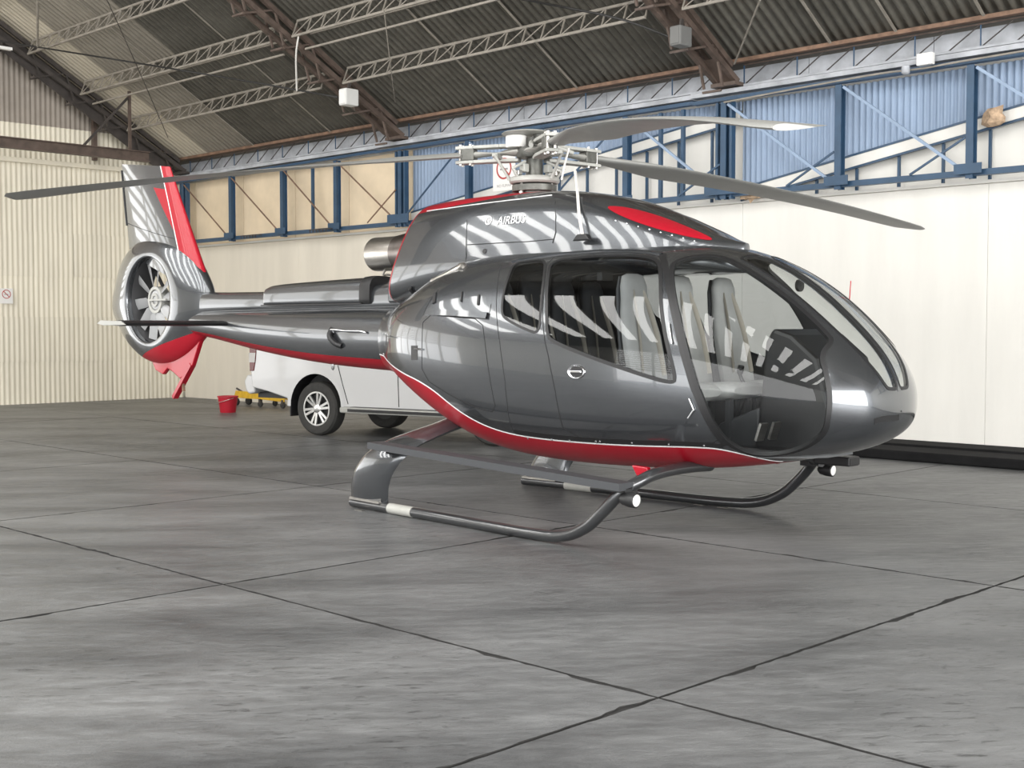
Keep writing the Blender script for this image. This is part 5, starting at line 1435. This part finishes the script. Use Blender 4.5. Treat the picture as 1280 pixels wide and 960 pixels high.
m = MB(); n = len(cabp)
vs = [(x, s * (0.86 - 0.16 * max(0, (z - 1.2) / 0.6)), z) for s in (-1, 1) for x, z in cabp]
m.add(vs, [tuple(range(n - 1, -1, -1)), tuple(range(n, 2 * n))] + [(i, (i + 1) % n, n + (i + 1) % n, n + i) for i in range(n)])
m.build('truck_cab', 'truck_white', truck, bevel=0.04)
for s in (-1, 1):
    def sp(x, z): return (x, s * (0.864 - 0.16 * max(0, (z - 1.2) / 0.6)), z)
    for poly in ([(0.80, 1.30), (0.86, 1.62), (1.40, 1.68), (1.42, 1.28)], [(1.52, 1.28), (1.50, 1.68), (1.95, 1.66), (2.45, 1.24)]):
        MB().add([sp(*p) for p in poly], [tuple(range(4))]).build('side_glass', 'truck_glass', truck)
    # door seam and tub seam
    for path in ([(0.60, 0.47), (0.50, 0.75), (0.42, 1.0), (0.42, 1.30)], [(1.50, 0.46), (1.47, 1.25)], [(2.5, 0.5), (2.5, 1.15)]):
        tube_obj('door_gap', [(x, s * 0.886, z) for x, z in path], 0.006, 'seam', truck, 5)
    # running board
    rb = MB().box((0.55, s * 0.86, 0.355) if s > 0 else (0.55, -1.02, 0.355), (2.46, 1.02, 0.435) if s > 0 else (2.46, -0.86, 0.435)).build('running_board', 'rotor_grey', truck, bevel=0.02)
    MB().box((0.72, min(s * 0.875, s * 0.985), 0.436), (2.40, max(s * 0.875, s * 0.985), 0.441)).build('tread_strip', 'black', rb)
    MB().box((0.70, min(s * 1.021, s * 1.024), 0.375), (2.42, max(s * 1.021, s * 1.024), 0.415)).build('side_strip', 'black', rb)
    # tail lamp
    tl = MB().prism([(-1.285, 0.90), (-1.285, 1.28), (-1.14, 1.29), (-1.16, 1.08), (-1.20, 0.90)], (0, s * 0.80, 0), (1, 0, 0), (0, 0, 1), (0, s * 0.095, 0)).build('tail_lamp', 'tail_red', truck, bevel=0.01)
    MB().prism([(-1.292, 1.03), (-1.292, 1.17), (-1.16, 1.17), (-1.175, 1.03)], (0, s * 0.81, 0), (1, 0, 0), (0, 0, 1), (0, s * 0.089, 0)).build('lamp_band', 'tail_clear', tl)
    # flap
    MB().box((-0.50, min(s * .70, s * .88), 0.26), (-0.48, max(s * .70, s * .88), 0.60)).build('mud_flap', 'black_rubber', truck)
    for x0, r in ((0.0, 0.488), (3.0, 0.468)):
        m = MB(); nn_ = 18
        m.add([(x0 + r * math.cos(math.pi * j / nn_), y, 0.41 + r * math.sin(math.pi * j / nn_)) for y in (s * 0.886, s * 0.60) for j in range(nn_ + 1)], [(j, j + 1, nn_ + 2 + j, nn_ + 1 + j) for j in range(nn_)])
        m.build('arch_liner', 'black_rubber', truck)
        rm = MB(); a0 = [(x0 + rr * math.cos(math.pi * j / nn_), s * 0.892, 0.41 + rr * math.sin(math.pi * j / nn_)) for rr in (r - 0.012, r + 0.05) for j in range(nn_ + 1)]
        rm.add(a0, [(j, j + 1, nn_ + 2 + j, nn_ + 1 + j) for j in range(nn_)]); rm.build('arch_flare', 'truck_white', truck)
MB().box((-0.60, -0.62, 0.40), (3.6, 0.62, 0.62)).build('underbody', 'black_rubber', truck)
bp = MB().prism([(-1.42, 0.60), (-1.46, 0.74), (-1.40, 0.84), (-1.24, 0.84), (-1.24, 0.58), (-1.36, 0.55)], (0, -0.84, 0), (1, 0, 0), (0, 0, 1), (0, 1.68, 0)).build('rear_bumper', 'truck_white', truck, bevel=0.03)
MB().box((-1.30, -0.70, 0.50), (-0.62, 0.70, 0.58)).build('bumper_underside', 'black', truck)
# tyre and wheel, copied to four corners
def wheel(x, y, s):
    prof_ = [(0.245, -0.10), (0.30, -0.115), (0.352, -0.11), (0.378, -0.085), (WR, -0.04), (WR, 0.04), (0.378, 0.085), (0.352, 0.11), (0.30, 0.115), (0.245, 0.10)]
    t = MB().lathe(prof_, (0, 0, 0), (0, s, 0), 48, closed=True).build('tyre', 'tyre', truck, smooth=True, sharp=35)
    t.location = (x, y, WR)
    MB().lathe([(0.247, -0.09), (0.247, 0.10), (0.235, 0.108), (0.228, 0.09), (0.225, 0.05), (0.0, 0.045)], (0, 0, 0), (0, s, 0), 40).build('rim', 'alloy_dark', t, smooth=True, sharp=35)
    rg = MB(); ring(rg, (0, s * 0.096, 0), (1, 0, 0), (0, 0, 1), 0.224, 0.246, (0, s * 0.012, 0), 40); rg.build('rim_lip', 'alloy', t, smooth=True, sharp=40)
    for k in range(6):
        for da in (-0.13, 0.13):
            a = 2 * math.pi * k / 6 + 0.26
            d0 = V3((math.cos(a + da * 1.6), 0, math.sin(a + da * 1.6))) * 0.062; d1 = V3((math.cos(a + da * 1.25), 0, math.sin(a + da * 1.25))) * 0.232
            bar_obj('spoke', d0 + V3((0, s * 0.085, 0)), d1 + V3((0, s * 0.098, 0)), 0.034, 0.028, 'alloy', t, (0, 1, 0))
    MB().lathe([(0.062, 0.05), (0.062, 0.098), (0.045, 0.108), (0.0, 0.11)], (0, 0, 0), (0, s, 0), 20).build('hub_cap', 'alloy', t, smooth=True, sharp=40)
for x in (0.0, 3.0):
    for s in (-1, 1): wheel(x, s * 0.765, s)
tube_obj('axle', [(0, -0.7, WR), (0, 0.7, WR)], 0.05, 'black', truck, 10)

# ================================================================== bucket
c = on_z(285, 515.5)
bk = empty('bucket', (c[0], c[1], 0)); tag(bk, 'red plastic bucket standing on the floor by the end wall', 'bucket')
MB().lathe([(0.0, 0.0), (0.135, 0.0), (0.14, 0.01), (0.178, 0.275), (0.19, 0.28), (0.19, 0.30), (0.178, 0.30), (0.170, 0.29), (0.132, 0.02), (0.0, 0.02)], (0, 0, 0), (0, 0, 1), 32).build('pail', 'bucket', bk, smooth=True, sharp=35)
tube_obj('bail_handle', smooth_path([(0.19, 0, 0.27), (0.17, -0.10, 0.24), (0.0, -0.21, 0.19), (-0.17, -0.10, 0.24), (-0.19, 0, 0.27)], 6), 0.005, 'steel', bk, 6)

# ================================================================== yellow trolley jack behind the truck
c = on_z(336, 508)
jk = empty('trolley_jack', (c[0] + 0.1, c[1] - 0.05, 0), R(8)); tag(jk, 'low yellow trolley jack on castors behind the white truck', 'jack')
for s in (-1, 1):
    MB().prism([(-0.80, 0.16), (-0.75, 0.30), (0.2, 0.27), (0.62, 0.22), (0.62, 0.12), (0.0, 0.15)], (0, s * 0.19 - 0.015, 0), (1, 0, 0), (0, 0, 1), (0, 0.03, 0)).build('side_plate', 'yellow', jk, bevel=0.006)
    for x in (-0.05, 0.58):
        cw = MB().lathe([(0.02, -0.02), (0.055, -0.02), (0.06, 0.0), (0.055, 0.02), (0.02, 0.02)], (x, s * 0.19, 0.06), (0, 1, 0), 18).build('castor', 'tyre', jk, smooth=True, sharp=40)
        bar_obj('castor_fork', (x, s * 0.19, 0.07), (x, s * 0.19, 0.16), 0.05, 0.06, 'dark_steel', jk, (0, 1, 0))
for x in (-0.7, -0.2, 0.5): bar_obj('cross_member', (x, -0.19, 0.2), (x, 0.19, 0.2), 0.06, 0.06, 'yellow', jk)
bar_obj('lift_arm', (-0.6, 0, 0.24), (0.45, 0, 0.31), 0.12, 0.06, 'yellow', jk)
tube_obj('pump_handle', [(-0.72, 0, 0.24), (-0.95, 0, 0.33)], 0.02, 'dark_steel', jk, 8)
for x in (-0.78,):
    for s in (-1, 1): MB().lathe([(0.02, -0.025), (0.075, -0.025), (0.08, 0), (0.075, 0.025), (0.02, 0.025)], (x, s * 0.16, 0.08), (0, 1, 0), 18).build('wheel', 'tyre', jk, smooth=True, sharp=40)
